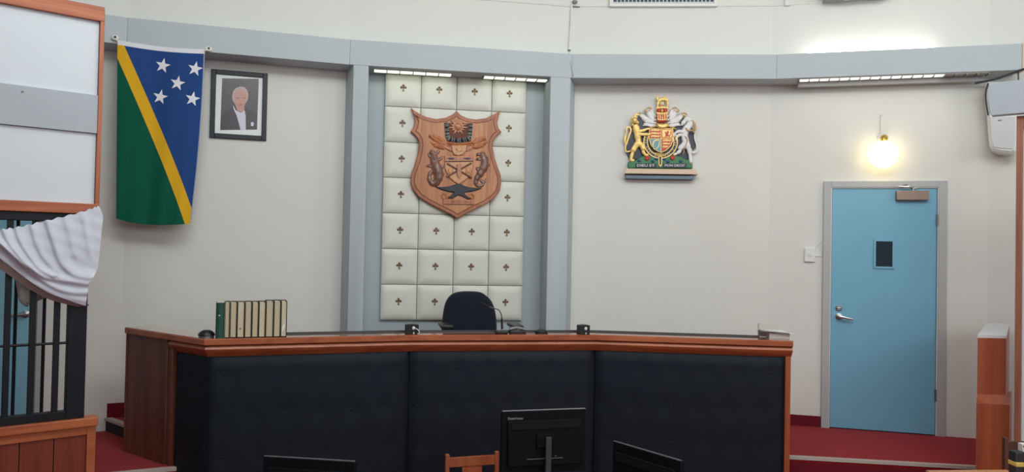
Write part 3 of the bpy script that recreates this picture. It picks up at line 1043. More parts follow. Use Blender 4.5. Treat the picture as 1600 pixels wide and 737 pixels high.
# ------------------------------------------------------------------ painted royal arms on a shelf
def royal_arms():
    off = -W
    K = 4.607
    H = Hang(P[3], 960 + 332 / K, 135 + 586 / K, off)

    def X(x, y):
        return H.L(960 + x / K, 135 + y / K, 0.05)
    r = thing('royal_arms', 'painted and gilt coat of arms with lion and unicorn on pale wall', 'coat of arms', H.loc, H.a)
    u = 1 / K / 1200 * 6.75
    yb = -0.02

    def path(pts, k=5, y=-0.045):
        return [(a, y, b) for a, b in catmull([X(*p) for p in pts], k)]

    def T(mb, pts, rad, y=-0.045, mi=0, n=8, flat=0.7, k=5):
        mb.tube(path(pts, k, y), [q * u for q in rad], n, mi, flat)

    def Pz(mb, pts, y0, y1=-0.002, mi=0, ch=0.002):
        mb.prism([X(*p) for p in pts], y0, y1, mi, ch)

    def El(mb, c, rx, rz, y, ry=0.01, mi=0):
        q = X(*c)
        mb.ell((q[0], y, q[1]), rx * u, ry, rz * u, 12, 8, mi)
    # navy board behind
    mb = MB()
    Pz(mb, [(180, 205), (196, 240), (225, 280), (300, 300), (400, 300), (460, 270), (480, 225), (505, 215), (540, 250), (582, 330), (590, 430), (560, 470), (550, 520), (110, 520), (88, 470), (92, 400), (112, 300), (150, 260)], -0.025)
    mb.build('navy_board', M['enamel_navy'], r)
    # compartment
    mb = MB()
    Pz(mb, [(98, 588), (98, 546), (150, 532), (186, 507), (240, 494), (300, 500), (360, 500), (420, 494), (480, 504), (530, 530), (562, 550), (562, 588)], -0.055, ch=0.006)
    gm = mb.build('green_mound', M['enamel_green'], r)
    mb = MB()
    for c in ((235, 516), (418, 514)):
        mb = MB()
        El(mb, c, 17, 17, -0.055, 0.012)
        for k in range(5):
            a = k * 2 * PI / 5 + 0.3
            El(mb, (c[0] + 11 * math.cos(a), c[1] + 11 * math.sin(a)), 8, 8, -0.062, 0.007)
        mb.build('red_rose', M['enamel_red'], gm)
    mb = MB()
    for c in ((178, 536), (276, 540), (384, 542), (476, 540), (300, 522), (360, 524)):
        mb = MB()
        El(mb, c, 13, 10, -0.056, 0.008)
        mb.build('blue_thistle', M['enamel_royal'], gm)
    for x0, x1, tx in ((150, 302, 'DIEU ET'), (348, 520, 'MON DROIT')):
        mb = MB()
        Pz(mb, [(x0, 554), (x1, 554), (x1, 584), (x0, 584)], -0.060, -0.05)
        sc = mb.build('motto_scroll', M['enamel_navy'], gm)
        c = X((x0 + x1) / 2, 569)
        MB().text(tx, c[0], -0.0612, c[1], (x1 - x0 - 26) * u, 17 * u).build('motto_lettering', M['enamel_white'], r, fix=False)
    # shelf and bracket
    a, b = X(74, 592), X(596, 636)
    mb = MB().add([(a[0] + .02, -0.0, a[1]), (b[0] - .02, -0.0, a[1]), (b[0] - .012, -0.075, a[1]), (a[0] + .012, -0.075, a[1]),
                   (a[0], -0.0, b[1]), (b[0], -0.0, b[1]), (b[0], -0.10, b[1]), (a[0], -0.10, b[1])],
                  [(0, 1, 2, 3), (7, 6, 5, 4), (3, 2, 6, 7), (0, 4, 5, 1), (0, 3, 7, 4), (1, 5, 6, 2)])
    sh = mb.build('beige_shelf', M['beige'], r)
    a2, b2 = X(80, 640), X(570, 670)
    mb = MB().box(a2[0], b2[0], -0.075, 0, b2[1], a2[1])
    br = mb.build('steel_bracket', M['bracket'], r, bev=0.002)
    for x in (100, 325, 552):
        c = X(x, 652)
        MB().ell((c[0], -0.076, c[1]), 0.005, 0.003, 0.005, 8, 6).build('screw', M['steel'], br)
    # garter
    cx, cy = 332, 398

    def ring(rx0, rz0, rx1, rz1, y0, y1, a0=0.0, a1=2 * PI, n=40):
        mb = MB()
        v, f = [], []
        for i in range(n + 1):
            t = a0 + (a1 - a0) * i / n
            for rx, rz, y in ((rx0, rz0, y1), (rx0, rz0, y0), (rx1, rz1, y0), (rx1, rz1, y1)):
                q = X(cx + rx * math.cos(t), cy + rz * math.sin(t))
                v.append((q[0], y, q[1]))
        for i in range(n):
            for j in range(4):
                f.append((i * 4 + j, i * 4 + (j + 1) % 4, i * 4 + 4 + (j + 1) % 4, i * 4 + 4 + j))
        return mb.add(v, f)
    g = ring(94, 96, 122, 120, -0.055, -0.02, -0.55, PI + 0.55).build('garter', M['enamel_navy'], r)
    e1 = ring(117, 115, 124, 122, -0.060, -0.05, -0.55, PI + 0.55)
    e1.build('garter_rim', M['gold'], g)
    ring(92, 94, 98, 100, -0.060, -0.05, -0.55, PI + 0.55).build('garter_rim', M['gold'], g)
    mb = MB()
    txt = 'HONI SOIT QUI MAL Y PENSE'
    for i, chh in enumerate(txt):
        t = (PI + 0.45) - i * (PI + 0.9) / (len(txt) - 1)
        if chh == ' ':
            continue
        q = X(cx + 107.5 * math.cos(t), cy + 107 * math.sin(t))
        mb.text(chh, q[0], -0.0565, q[1], (7 if chh != 'I' else 3) * u, 12 * u, rot=-(t - PI / 2))
    mb.build('garter_lettering', M['gold'], g, fix=False)
    mb = MB()
    Pz(mb, [(314, 500), (344, 500), (342, 565), (329, 582), (316, 565)], -0.066, -0.03)
    gt = mb.build('garter_tail', M['gold'], g)
    mb = MB()
    Pz(mb, [(322, 506), (336, 506), (335, 558), (329, 568), (323, 558)], -0.069, -0.06, ch=0.001)
    mb.build('tail_centre', M['enamel_navy'], gt)
    mb = MB()
    Pz(mb, [(292, 476), (368, 486), (372, 506), (288, 500)], -0.060, -0.04)
    mb.build('garter_buckle', M['gold_d'], g)
    # shield
    def quarter(pts, m, nm, y=-0.062):
        q = MB()
        Pz(q, pts, y, -0.03, ch=0.001)
        return q.build(nm, m, r)
    mb = MB()
    Pz(mb, [(248, 302), (424, 302), (424, 388), (408, 428), (374, 462), (335, 480), (298, 463), (262, 428), (248, 386)], -0.058, -0.03)
    mb.build('shield_board', M['gold'], r)
    q1 = quarter([(253, 307), (333, 307), (333, 374), (253, 374)], M['enamel_red'], 'shield_quarter')
    q2 = quarter([(338, 307), (418, 307), (418, 374), (338, 374)], M['gold'], 'shield_quarter')
    q3 = quarter([(254, 379), (333, 379), (333, 472), (302, 458), (268, 424)], M['enamel_blue'], 'shield_quarter')
    q4 = quarter([(338, 379), (418, 379), (404, 422), (372, 456), (338, 472)], M['enamel_red'], 'shield_quarter')
    for qq, x0, ys, x1s in ((q1, 260, (318, 340, 361), (328, 328, 328)), (q4, 345, (392, 414, 436), (410, 402, 384))):
        for y, x1 in zip(ys, x1s):
            mb = MB()
            T(mb, [(x0, y), (x0 + (x1 - x0) * .3, y - 2), (x1 - 14, y), (x1, y - 6)], [5, 7, 6, 3], -0.063, n=6, k=3, flat=0.5)
            for lx in (0.1, 0.4, 0.75):
                xx = x0 + (x1 - x0) * lx
                T(mb, [(xx, y), (xx + 5, y + 8)], [3, 2], -0.063, n=5, k=1, flat=0.5)
            mb.build('gilt_lion', M['gold'], qq)
    mb = MB()
    for a in (((344, 311), (412, 311)), ((344, 370), (412, 370)), ((342, 311), (342, 370)), ((414, 311), (414, 370))):
        T(mb, a, [2.5, 2.5], -0.063, n=5, k=1, flat=0.5)
    T(mb, [(372, 362), (378, 345), (384, 330), (380, 322)], [5, 9, 8, 5], -0.063, n=6, k=3, flat=0.5)
    for a in (((378, 350), (362, 364)), ((380, 350), (398, 364)), ((382, 335), (360, 330)), ((384, 338), (362, 344)), ((372, 358), (402, 350), (404, 324))):
        T(mb, a, [4, 3, 3][:len(a)], -0.063, n=5, k=2, flat=0.5)
    mb.build('red_lion', M['enamel_red'], q2)
    mb = MB()
    T(mb, [(284, 456), (276, 420), (290, 392), (322, 388)], [3, 5, 5, 3], -0.063, n=6, k=4, flat=0.5)
    T(mb, [(322, 388), (320, 425), (296, 456)], [3, 4, 3], -0.063, n=6, k=3, flat=0.5)
    mb.build('gilt_harp', M['gold'], q3)
    # helmet, crown and crest
    mb = MB()
    Pz(mb, [(302, 262), (318, 268), (345, 270), (372, 266), (386, 260), (388, 286), (370, 302), (345, 306), (318, 302), (304, 288)], -0.075, -0.02, ch=0.012)
    mb.build('gilt_helmet', M['gold'], r)
    mb = MB()
    Pz(mb, [(304, 196), (376, 196), (372, 256), (308, 258)], -0.070, -0.02, ch=0.01)
    El(mb, (320, 176), 17, 19, -0.05, 0.02)
    El(mb, (366, 176), 17, 19, -0.05, 0.02)
    cw = mb.build('red_crown_cap', M['enamel_red'], r)
    mb = MB()
    T(mb, [(302, 192), (342, 198), (382, 192)], [7, 7, 7], -0.066)
    T(mb, [(306, 238), (342, 243), (376, 238)], [5, 5, 5], -0.068)
    T(mb, [(300, 158), (342, 152), (386, 158)], [7, 8, 7], -0.06)
    for x in (312, 328, 344, 360, 374):
        T(mb, [(x, 198), (x + (x - 342) * .05, 236)], [4, 3], -0.072, k=2)
    El(mb, (342, 178), 9, 12, -0.062, 0.012)
    El(mb, (342, 208), 8, 8, -0.074, 0.008)
    mb.build('crown_bands', M['gold'], cw)
    mb = MB()
    T(mb, [(312, 150), (316, 118), (330, 96), (352, 92), (374, 96), (384, 118), (382, 150)], [7, 9, 12, 14, 12, 9, 6], -0.05)
    T(mb, [(320, 62), (310, 84), (316, 108), (312, 128)], [4, 9, 8, 4], -0.045)
    El(mb, (340, 128), 22, 22, -0.055, 0.02)
    T(mb, [(334, 84), (360, 76), (382, 82)], [4, 6, 5], -0.045)
    mb.build('crest_lion', M['gold'], r)
    mb = MB()
    El(mb, (344, 126), 9, 11, -0.074, 0.008)
    mb.build('crest_face', M['enamel_white'], r)
    # mantling
    mb = MB()
    lf = [([(300, 262), (262, 252), (225, 232), (196, 208), (180, 198)], [8, 18, 20, 16, 6]), ([(302, 240), (270, 228), (250, 196), (236, 172)], [8, 18, 18, 8]),
          ([(300, 276), (262, 280), (228, 272), (206, 282)], [6, 12, 12, 5]), ([(300, 214), (278, 204), (270, 176), (256, 160), (238, 166)], [6, 14, 12, 8, 4]), ([(282, 246), (240, 250), (212, 244)], [10, 16, 8])]
    for sx in (0, 1):
        mb = MB()
        for pts, rad in lf:
            T(mb, [(684 - a, b) for a, b in pts] if sx else pts, rad, -0.040, flat=0.6)
        mt = mb.build('white_mantling', M['enamel_white'], r)
        mb = MB()
        for pts in ([(232, 160), (220, 172), (232, 182), (246, 176)], [(232, 158), (252, 152), (270, 166)], [(158, 206), (176, 192), (206, 194)], [(300, 286), (262, 296), (240, 310)]):
            T(mb, [(684 - a, b) if sx else (a, b) for a, b in pts], [4, 6, 4], -0.048, flat=0.6)
        mb.build('gilt_curls', M['gold_d'], mt)
    # lion supporter
    mb = MB()
    T(mb, [(180, 425), (172, 390), (166, 350), (160, 310), (152, 275)], [24, 22, 25, 27, 22], -0.048)
    El(mb, (146, 246), 22, 25, -0.055, 0.022)
    El(mb, (162, 262), 16, 14, -0.066, 0.016)
    for a in ((130, 236), (128, 256), (132, 276), (146, 290), (166, 292)):
        El(mb, a, 11, 12, -0.048, 0.015)
    T(mb, [(168, 408), (142, 448), (128, 486), (120, 528), (142, 532)], [22, 20, 13, 12, 10], -0.055)
    T(mb, [(184, 412), (204, 440), (208, 470), (226, 494), (244, 490)], [22, 19, 13, 11, 9], -0.052)
    T(mb, [(174, 345), (210, 346), (258, 346)], [15, 12, 9], -0.06)
    T(mb, [(174, 322), (205, 318), (236, 306), (250, 306)], [14, 12, 9, 8], -0.052)
    T(mb, [(158, 440), (120, 462), (88, 468), (80, 440), (92, 400), (108, 350), (120, 312), (108, 292), (90, 300), (88, 330)], [6, 6, 6, 6, 7, 7, 7, 7, 7, 6], -0.04)
    T(mb, [(88, 330), (76, 380), (80, 420)], [4, 9, 5], -0.04)
    T(mb, [(150, 224), (156, 204), (176, 204)], [8, 10, 8], -0.05)
    T(mb, [(128, 226), (146, 218), (164, 224)], [5, 6, 5], -0.056)
    mb.build('gilt_lion_supporter', M['gold'], r)
    # unicorn supporter
    mb = MB()
    T(mb, [(520, 430), (512, 390), (505, 350), (515, 310), (540, 275), (545, 250)], [28, 26, 25, 27, 24, 20], -0.048)
    T(mb, [(548, 248), (524, 236), (500, 256), (482, 280)], [18, 20, 15, 9], -0.055)
    T(mb, [(522, 425), (540, 460), (546, 500), (550, 546)], [24, 18, 13, 11], -0.05)
    T(mb, [(505, 420), (478, 440), (468, 466), (440, 486), (424, 490)], [24, 20, 14, 10, 7], -0.055)
    T(mb, [(500, 330), (466, 324), (434, 340), (428, 362)], [15, 12, 9, 7], -0.06)
    T(mb, [(500, 350), (468, 350), (446, 372), (452, 396)], [15, 12, 9, 7], -0.052)
    T(mb, [(535, 440), (566, 474), (594, 458), (594, 420), (580, 370), (582, 330)], [6, 7, 7, 7, 7, 6], -0.04)
    mb.build('white_unicorn_supporter', M['enamel_white'], r)
    mb = MB()
    T(mb, [(522, 232), (506, 216), (484, 200)], [6, 5, 2], -0.055)
    T(mb, [(548, 240), (572, 262), (582, 300), (570, 330)], [5, 8, 8, 4], -0.05)
    T(mb, [(510, 300), (530, 322), (556, 318), (575, 340)], [4, 5, 5, 4], -0.075)
    T(mb, [(505, 360), (522, 392), (500, 450), (492, 492)], [2.5, 3, 3, 2.5], -0.078)
    T(mb, [(424, 494), (430, 498)], [6, 6], -0.056)
    T(mb, [(546, 548), (554, 556)], [9, 8], -0.052)
    mb.build('gilt_horn_and_chain', M['gold_d'], r)


royal_arms()


# ------------------------------------------------------------------ flag
def flag():
    off = 0.035
    TL, TR, BR, BL = (183.5, 69.5), (320, 84), (298, 349.5), (181.5, 341)
    H = Hang(P[1], 252, 75, off)
    NU, NV = 44, 90
    r = thing('hanging_flag', 'blue, green and yellow flag with five white stars hanging from the grey beam', 'flag', H.loc, H.a)

    def pxy(a, b):
        """b<0 is the white heading"""
        top = (TL[0] + (TR[0] - TL[0]) * a, TL[1] + (TR[1] - TL[1]) * a + 3.0 * math.sin(PI * a))
        bot = (BL[0] + (BR[0] - BL[0]) * a, BL[1] + (BR[1] - BL[1]) * a + 6.0 * math.sin(PI * a ** 0.8))
        bow = 3.5 * a * math.sin(PI * min(max(b, 0), 1)) * 0.9
        return top[0] + (bot[0] - top[0]) * b + bow, top[1] + (bot[1] - top[1]) * b

    def out(a, b):
        return (0.018 * math.sin(3.1 * a * PI + 0.5) * (0.35 + 0.65 * max(b, 0)) + 0.009 * math.sin(7 * a * PI + 2 * b) * max(b, 0) - 0.05 * max(b, 0) * (1 - 0.3 * a)
                + 0.03 * (max(a - 0.86, 0) / 0.14) ** 2 * max(b, 0) * -1)

    def pt(a, b, lift=0.0):
        x, y = pxy(a, b)
        o = out(a, b)
        q = H.L(x, y, o)
        return (q[0], -o - lift, q[1])
    mb = MB()
    vs, fs, uv = [], [], []
    for j in range(NV + 1):
        b = -0.026 + 1.026 * j / NV
        for i in range(NU + 1):
            a = i / NU
            vs.append(pt(a, b))
            uv.append((a, b))
    for j in range(NV):
        for i in range(NU):
            q = j * (NU + 1) + i
            fs.append((q, q + NU + 1, q + NU + 2, q + 1))
    mb.add(vs, fs)
    mb.uv = uv
    mb.build('flag_cloth', M['flag'], r, smooth=80)

    def inv(x, y):
        a, b = 0.5, 0.2
        for _ in range(40):
            fx, fy = pxy(a, b)
            b += (y - fy) / 275
            a += (x - fx) / 135
        return a, b
    for cx, cy in ((254.5, 102.5), (305, 107.5), (277.5, 130), (250.5, 151.5), (301, 154.5)):
        ring = []
        for k in range(10):
            rad = 12.2 if k % 2 == 0 else 4.9
            t = math.radians(-6) + k * PI / 5
            ring.append((cx + rad * math.cos(t), cy + rad * math.sin(t)))
        v = [pt(*inv(cx, cy), 0.0025)]
        dense = []
        for k in range(10):
            a, b = ring[k], ring[(k + 1) % 10]
            for t in (0, 1 / 3, 2 / 3):
                dense.append((a[0] + (b[0] - a[0]) * t, a[1] + (b[1] - a[1]) * t))
        mids = [((x + cx) / 2, (y + cy) / 2) for x, y in dense]
        v += [pt(*inv(*q), 0.0025) for q in mids] + [pt(*inv(*q), 0.0025) for q in dense]
        n = len(dense)
        f = [(0, 1 + i, 1 + (i + 1) % n) for i in range(n)] + [(1 + i, 1 + n + i, 1 + n + (i + 1) % n, 1 + (i + 1) % n) for i in range(n)]
        MB().add(v, f).build('white_star', M['star'], r, smooth=80)
    for (x, y, xe, ye) in ((180, 59, 185, 66), (326, 76.5, 319, 80)):
        hk = MB()
        a, b = H.L(x, y), H.L(xe, ye)
        hk.lathe([(0.012, 0.034), (0.012, 0.0), (0.006, -0.004)], (a[0], 0, a[1]), 10, axis='y')
        hk.ell((a[0], -0.004, a[1]), 0.026, 0.008, 0.020)
        hk.tube([(a[0], -0.006, a[1]), (b[0], -0.006, b[1])], [0.008, 0.004], 7)
        hk.ell((a[0] + 0.002, -0.013, a[1] + 0.003), 0.009, 0.004, 0.009, mi=1)
        hk.build('flag_hook', [M['white_plastic'], M['cable']], r)


flag()


# ------------------------------------------------------------------ portrait
def portrait():
    off = -W
    cs = [P[1].px(x, y, off + 0.02) for x, y in ((329.5, 107), (418.5, 115), (416, 220), (328, 214.5))]
    u0, u1 = (cs[0][0] + cs[3][0]) / 2, (cs[1][0] + cs[2][0]) / 2
    z1, z0 = (cs[0][1] + cs[1][1]) / 2, (cs[2][1] + cs[3][1]) / 2
    r = thing('framed_portrait', 'black framed portrait of a white-haired man in a dark suit beside the flag', 'picture', P[1].pt(u0, off, z0), P[1].a)
    wd, hd = u1 - u0, z1 - z0
    e = wd * 0.088
    fr = MB()
    fr.box(0, e, -0.025, 0, 0, hd)
    fr.box(wd - e, wd, -0.025, 0, 0, hd)
    fr.box(e, wd - e, -0.025, 0, 0, e)
    fr.box(e, wd - e, -0.025, 0, hd - e, hd)
    fr.build('picture_frame', M['frame'], r, bev=0.004)
    MB().box(e * 0.9, wd - e * 0.9, -0.010, 0.0, e * 0.9, hd - e * 0.9).build('mount_card', M['mount'], r)

    def X(a, b):     # photo crop coordinates
        return ((a - 22) / 520 * wd, hd - (b - 44 - (a - 22) * 0.075) / 628 * hd)
    mb = MB()
    ph = [X(122, 126), X(460, 126), X(456, 602), X(116, 602)]
    mb.prism([X(122, 128), X(458, 132), X(454, 604), (X(116, 604)[0], X(116, 604)[1])], -0.0112, -0.009, 0)
    zr = lambda pts, y, m: mb.prism([X(*q) for q in pts], y, -0.009, m)
    zr([(116, 604), (118, 470), (170, 440), (232, 390), (290, 440), (345, 400), (420, 440), (454, 470), (454, 602)], -0.0114, 1)
    zr([(228, 375), (250, 420), (300, 445), (335, 425), (345, 470), (350, 604), (302, 604), (262, 470), (232, 410)], -0.0117, 2)
    zr([(318, 440), (328, 452), (336, 604), (316, 604), (312, 470)], -0.0118, 2)
    zr([(252, 380), (330, 380), (332, 425), (300, 440), (262, 420)], -0.0119, 3)
    hair = [(222, 330), (216, 290), (226, 245), (250, 216), (290, 204), (330, 210), (355, 240), (366, 280), (360, 330), (340, 360), (240, 362)]
    zr(hair, -0.0121, 4)
    face = [(238, 335), (236, 280), (250, 245), (290, 234), (330, 244), (346, 280), (346, 335), (334, 380), (312, 408), (290, 414), (266, 402), (248, 375)]
    zr(face, -0.0123, 3)
    zr([(246, 306), (282, 304), (282, 312), (248, 314)], -0.0125, 5)
    zr([(306, 304), (338, 306), (336, 314), (308, 312)], -0.0125, 5)
    zr([(290, 312), (300, 312), (308, 346), (286, 346)], -0.0125, 6)
    zr([(270, 368), (318, 368), (306, 378), (284, 378)], -0.0125, 5)
    zr([(396, 536), (412, 532), (424, 546), (420, 570), (402, 572), (394, 556)], -0.0118, 2)
    mb.build('portrait_print', [M['photo'], M['suit'], M['shirt'], M['skin'], M['hair'], M['skin_d'], M['skin']], r)
    return r


portrait()

# ------------------------------------------------------------------ globe wall lamp, switch, speaker, conduit
def wall_lamp():
    H = Hang(P[4], 1379.5, 217, -W)
    r = thing('globe_lamp', 'lit round opal globe lamp with brass cap above the blue door', 'lamp', H.loc, H.a)
    c = H.L(1380.5, 241, 0.12)
    MB().ell((c[0], -0.12, c[1]), 0.115, 0.115, 0.115, 24, 16).build('glass_globe', M['globe'], r)
    t = H.L(1380, 224.5, 0.12)
    MB().lathe([(0.030, 0.03), (0.055, 0.012), (0.058, 0.0), (0.056, -0.006)], (t[0], -0.12, t[1] - 0.005), 20).build('globe_gallery', M['offwhite'], r)
    m = MB().lathe([(0.048, 0.0), (0.048, -0.010), (0.036, -0.018), (0.030, -0.022)], (0, 0, 0), 20, axis='y')
    m.build('wall_rose', M['offwhite'], r)
    m = MB().ell((0, -0.05, 0), 0.030, 0.030, 0.030, 16, 10)
    m.tube([(0, -0.05, 0), (0, -0.09, 0.0), (t[0], -0.12, -0.02), (t[0], -0.12, t[1] + 0.02)], 0.012)
    m.build('brass_boss', M['brass_shiny'], r)
    a, b = H.L(1378, 181), H.L(1379, 212)
    cv = MB().box(-0.012, 0.012, -0.014, 0.0, b[1], a[1]).build('cable_cover', M['wall'], r, loc=(a[0], 0, 0))
    MB().ell((a[0], -0.012, a[1] + 0.004), 0.016, 0.012, 0.010).build('cable_clip', M['offwhite'], r)


wall_lamp()
H = Hang(P[4], 1265, 398, -W)
r = thing('light_switch', 'white rectangular light switch on the wall left of the blue door', 'switch', H.loc, H.a)
a, b = H.L(1257, 387), H.L(1273, 409)
MB().box(a[0], b[0], -0.022, 0, b[1], a[1]).build('switch_plate', M['white_plastic'], r, bev=0.004)
MB().box(-0.010, 0.010, -0.027, -0.02, -0.012, 0.012).build('rocker', M['offwhite'], r, bev=0.002)
mb = MB()
c1, c2 = H.L(1273, 399), H.L(1284, 399)
mb.box(c1[0], c2[0], -0.008, 0, c1[1] - 0.006, c1[1] + 0.006)
c1, c2 = H.L(1272, 388), H.L(1283, 376)
mb.tube([(c1[0], -0.004, c1[1]), (c2[0], -0.004, c2[1])], 0.005, 6)
mb.build('cable_duct', M['white_plastic'], r)

# conduit above the right column
H = Hang(P[3], 891, 80, -W)
r = thing('wall_conduit', 'thin white vertical conduit on upper wall above the right grey column', 'conduit', H.loc, H.a)
a, b, c = H.L(893.5, 7), H.L(892, 45), H.L(889.5, 79)
MB().tube([(a[0], -0.012, a[1]), (b[0], -0.012, b[1]), (c[0], -0.012, c[1])], 0.011, 8).build('conduit_tube', M['white_plastic'], r)
mb = MB()
d = H.L(906, 11.5)
mb.tube([(a[0], -0.014, a[1] - 0.02), (d[0], -0.012, d[1])], [0.008, 0.004], 6)
e = H.L(898, 4)
mb.ell((e[0], -0.02, e[1]), 0.025, 0.015, 0.018)
mb.build('pipe_bracket', M['edge_grey'], r)
MB().ell((c[0], -0.012, c[1]), 0.014, 0.012, 0.010).build('conduit_end', M['hinge'], r)


def speaker():
    p = P5
    H = Hang(p, 1563, 185, 0.0)
    r = thing('wall_speaker', 'white tapered loudspeaker partly behind the grey board at the far right', 'speaker', H.loc, H.a)
    L = lambda x, y: H.L(x, y, 0.2)
    pts = [(1543, 127), (1539, 140), (1539, 156), (1542, 175), (1544, 205), (1546, 224), (1550, 234), (1562, 238), (1580, 240), (1587, 236), (1588.5, 220), (1589, 127)]
    MB().prism([L(*q) for q in pts], -0.20, -0.03, ch=0.02).build('speaker_cabinet', M['offwhite'], r)
    g = [(1546.5, 183), (1586, 182), (1586, 222), (1583, 233), (1562, 232), (1552, 229), (1548.5, 215)]
    MB().prism([L(*q) for q in g], -0.206, -0.19, ch=0.004).build('speaker_grille', M['spk_grille'], r)
    b = [(1559, 187.5), (1565.5, 187), (1565.5, 189), (1559, 189.5)]
    MB().prism([L(*q) for q in b], -0.209, -0.2).build('speaker_badge', M['edge_grey'], r)
    gp = catmull([L(*q) for q in ((1544, 130), (1540.5, 143), (1540.5, 158), (1544, 180))], 4)
    MB().tube([(q.x, -0.197, q.y) for q in gp], 0.006, 6).build('speaker_gap', M['spkblack'], r)
    MB().tube([(0.04, -0.03, 0.05), (0.04, 0.0, 0.05)], 0.02, 8).build('speaker_bracket', M['black'], r)


speaker()

# right hand partition: post, white board, grey board
PR = Plane(onz(1591, 500, 1.6).xy, -math.radians(42))
tmp = ray(1591, 450)
t = 4.95 / tmp.y
PR = Plane((EYE + tmp * t).xy, -math.radians(42))
zt_ = PR.px(1593, 181)[1]
r = thing('wooden_partition', 'brown timber post and white board partition at the right edge', 'partition', PR.pt(0, 0, 0), PR.a)
uA, uB = PR.px(1586.5, 400)[0], PR.px(1597, 400)[0]
MB().box(uA, uB, 0, 0.06, 0, zt_).build('partition_post', M['post'], r, bev=0.003)
MB().box(uB, uB + 1.2, 0.02, 0.05, 0, zt_ - 0.02).build('partition_board', M['board'], r)
MB().box(uB, uB + 1.2, 0.0, 0.06, zt_ - 0.08, zt_).build('partition_rail', M['post'], r)
# grey board fixed across the top, with a rounded end
zb0, zb1 = PR.px(1575, 179.5, 0.03)[1], PR.px(1575, 127.5, 0.03)[1]
ug = PR.px(1545, 155, 0.03)[0]
gp = [(ug + 0.02, zb0), (uB + 1.2, zb0), (uB + 1.2, zb1), (ug + 0.03, zb1), (ug + 0.010, zb1 - 0.012), (ug + 0.0, zb1 - 0.05), (ug + 0.0, zb0 + 0.10), (ug + 0.010, zb0 + 0.02)]
MB().prism(gp, -0.05, 0.0, ch=0.004).build('grey_crossboard', M['band'], r)
# cable
mb = MB()
pts = [P[4].pt(P[4].px(1522, 131, 0)[0], 0.02, P[4].px(1522, 131, 0)[1]), P[4].pt(P[4].px(1555, 124, 0)[0], 0.02, P[4].px(1555, 124, 0)[1]), P[4].pt(P[4].px(1580, 115, 0)[0], 0.02, P[4].px(1580, 115, 0)[1]), P[4].pt(P[4].px(1598, 107, 0)[0], 0.03, P[4].px(1598, 109, 0)[1])]
mb.tube(catmull(pts, 6), 0.009, 8)
pts = [P[4].pt(P[4].px(1590, 111, 0)[0], 0.015, P[4].px(1590, 111, 0)[1]), P[4].pt(P[4].px(1590, 128, 0)[0], 0.015, P[4].px(1590, 128, 0)[1])]
mb.tube(pts, 0.005, 6)
tag(mb.build('black_cable', M['cable']), 'black cable drooping from the right end of the grey beam to the speaker', 'cable')

# wood-clad parapet end
def parapet():
    zt = 1.56
    q = [onz(x, y, zt) for x, y in ((1527.5, 526), (1572.5, 527), (1577.5, 506), (1543, 505))]
    base = Vector((q[0].x, q[0].y, Z_ST))
    r = thing('wooden_parapet', 'red-brown timber parapet end with pale top right of the blue door', 'parapet', (q[0].x, q[0].y, 0))
    o = Vector((q[0].x, q[0].y))
    pl = [(p.x - o.x, p.y - o.y) for p in q]
    for k, j in ((2, 1), (3, 0)):
        pl[k] = (pl[j][0] + (pl[k][0] - pl[j][0]) * 0.93, pl[j][1] + (pl[k][1] - pl[j][1]) * 0.93)
    MB().slab(pl, 0.0, zt - 0.006).build('upper_casing', M['redwood'], r, bev=0.003)
    MB().slab(pl, zt - 0.006, zt + 0.012).build('parapet_top', M['jamb'], r)
    fx = Vector((pl[1][0], pl[1][1])).normalized()
    fy = Vector((fx.y, -fx.x))
    a, b = Vector(pl[0]) - fx * 0.025 + fy * 0.035, Vector(pl[1]) + fx * 0.004 + fy * 0.035
    d = (Vector(pl[3]) - Vector(pl[0])).normalized()
    lo = [tuple(a), tuple(b), tuple(b + d * 0.6), tuple(a + d * 0.6)]
    zl = EYE.z - (628 - 405) * q[0].y / 1200
    MB().slab(lo, 0.0, zl).build('lower_casing', M['redwood'], r, bev=0.004)
    v = [(x, y, zl) for x, y in lo[:2]] + [(pl[1][0], pl[1][1], zl + 0.055), (pl[0][0], pl[0][1], zl + 0.055)]
    MB().add(v, [(0, 1, 2, 3)]).build('sloped_ledge', M['redwood'], r, fix=False)
    return r


parapet()

# clerestory grille, air conditioner, small conduit box at the top edge
H = Hang(P[3], 1036, 10, -W)
r = thing('wall_grille', 'white framed wall grille with dark blue slots at top centre', 'grille', H.loc, H.a)
a, b = H.L(952, 12), H.L(1120, 12)
hh = 0.55
fr = MB()
e = 0.042
fr.box(a[0], b[0], -0.04, 0, 0, e * 0.7)
fr.box(a[0], b[0], -0.04, 0, hh - e, hh)
fr.box(a[0], a[0] + e * 0.8, -0.04, 0, e * 0.7, hh - e)
fr.box(b[0] - e * 0.8, b[0], -0.04, 0, e * 0.7, hh - e)
fr.build('grille_frame', M['white_plastic'], r, loc=(0, 0, a[1]), bev=0.003)
MB().box(a[0] + 0.03, b[0] - 0.03, -0.012, 0, 0.02, hh - 0.03).build('grille_backing', M['blue_slat'], r, loc=(0, 0, a[1]))
x0, x1 = a[0] + e * 0.8, b[0] - e * 0.8
n = 26
bar = MB().box(-0.0028, 0.0028, -0.03, -0.012, e * 0.7 + 0.012, hh - e).build('grille_bar', M['mount'], r, loc=(x0 + (x1 - x0) / n, 0, a[1]))
for k in range(2, n):
    copy_part(bar, r, (x0 + (x1 - x0) * k / n, 0, a[1]))
MB().box(x0, x1, -0.03, -0.012, e * 0.7 + 0.006, e * 0.7 + 0.012).build('grille_sill', M['mount'], r, loc=(0, 0, a[1]))
H = Hang(P[4], 1330, 4, -W)
r = thing('air_conditioner', 'grey underside of wall unit cut off by the top edge, right of the grille', 'air conditioner', H.loc, H.a)
a, b = H.L(1284, 4), H.L(1384, 3)
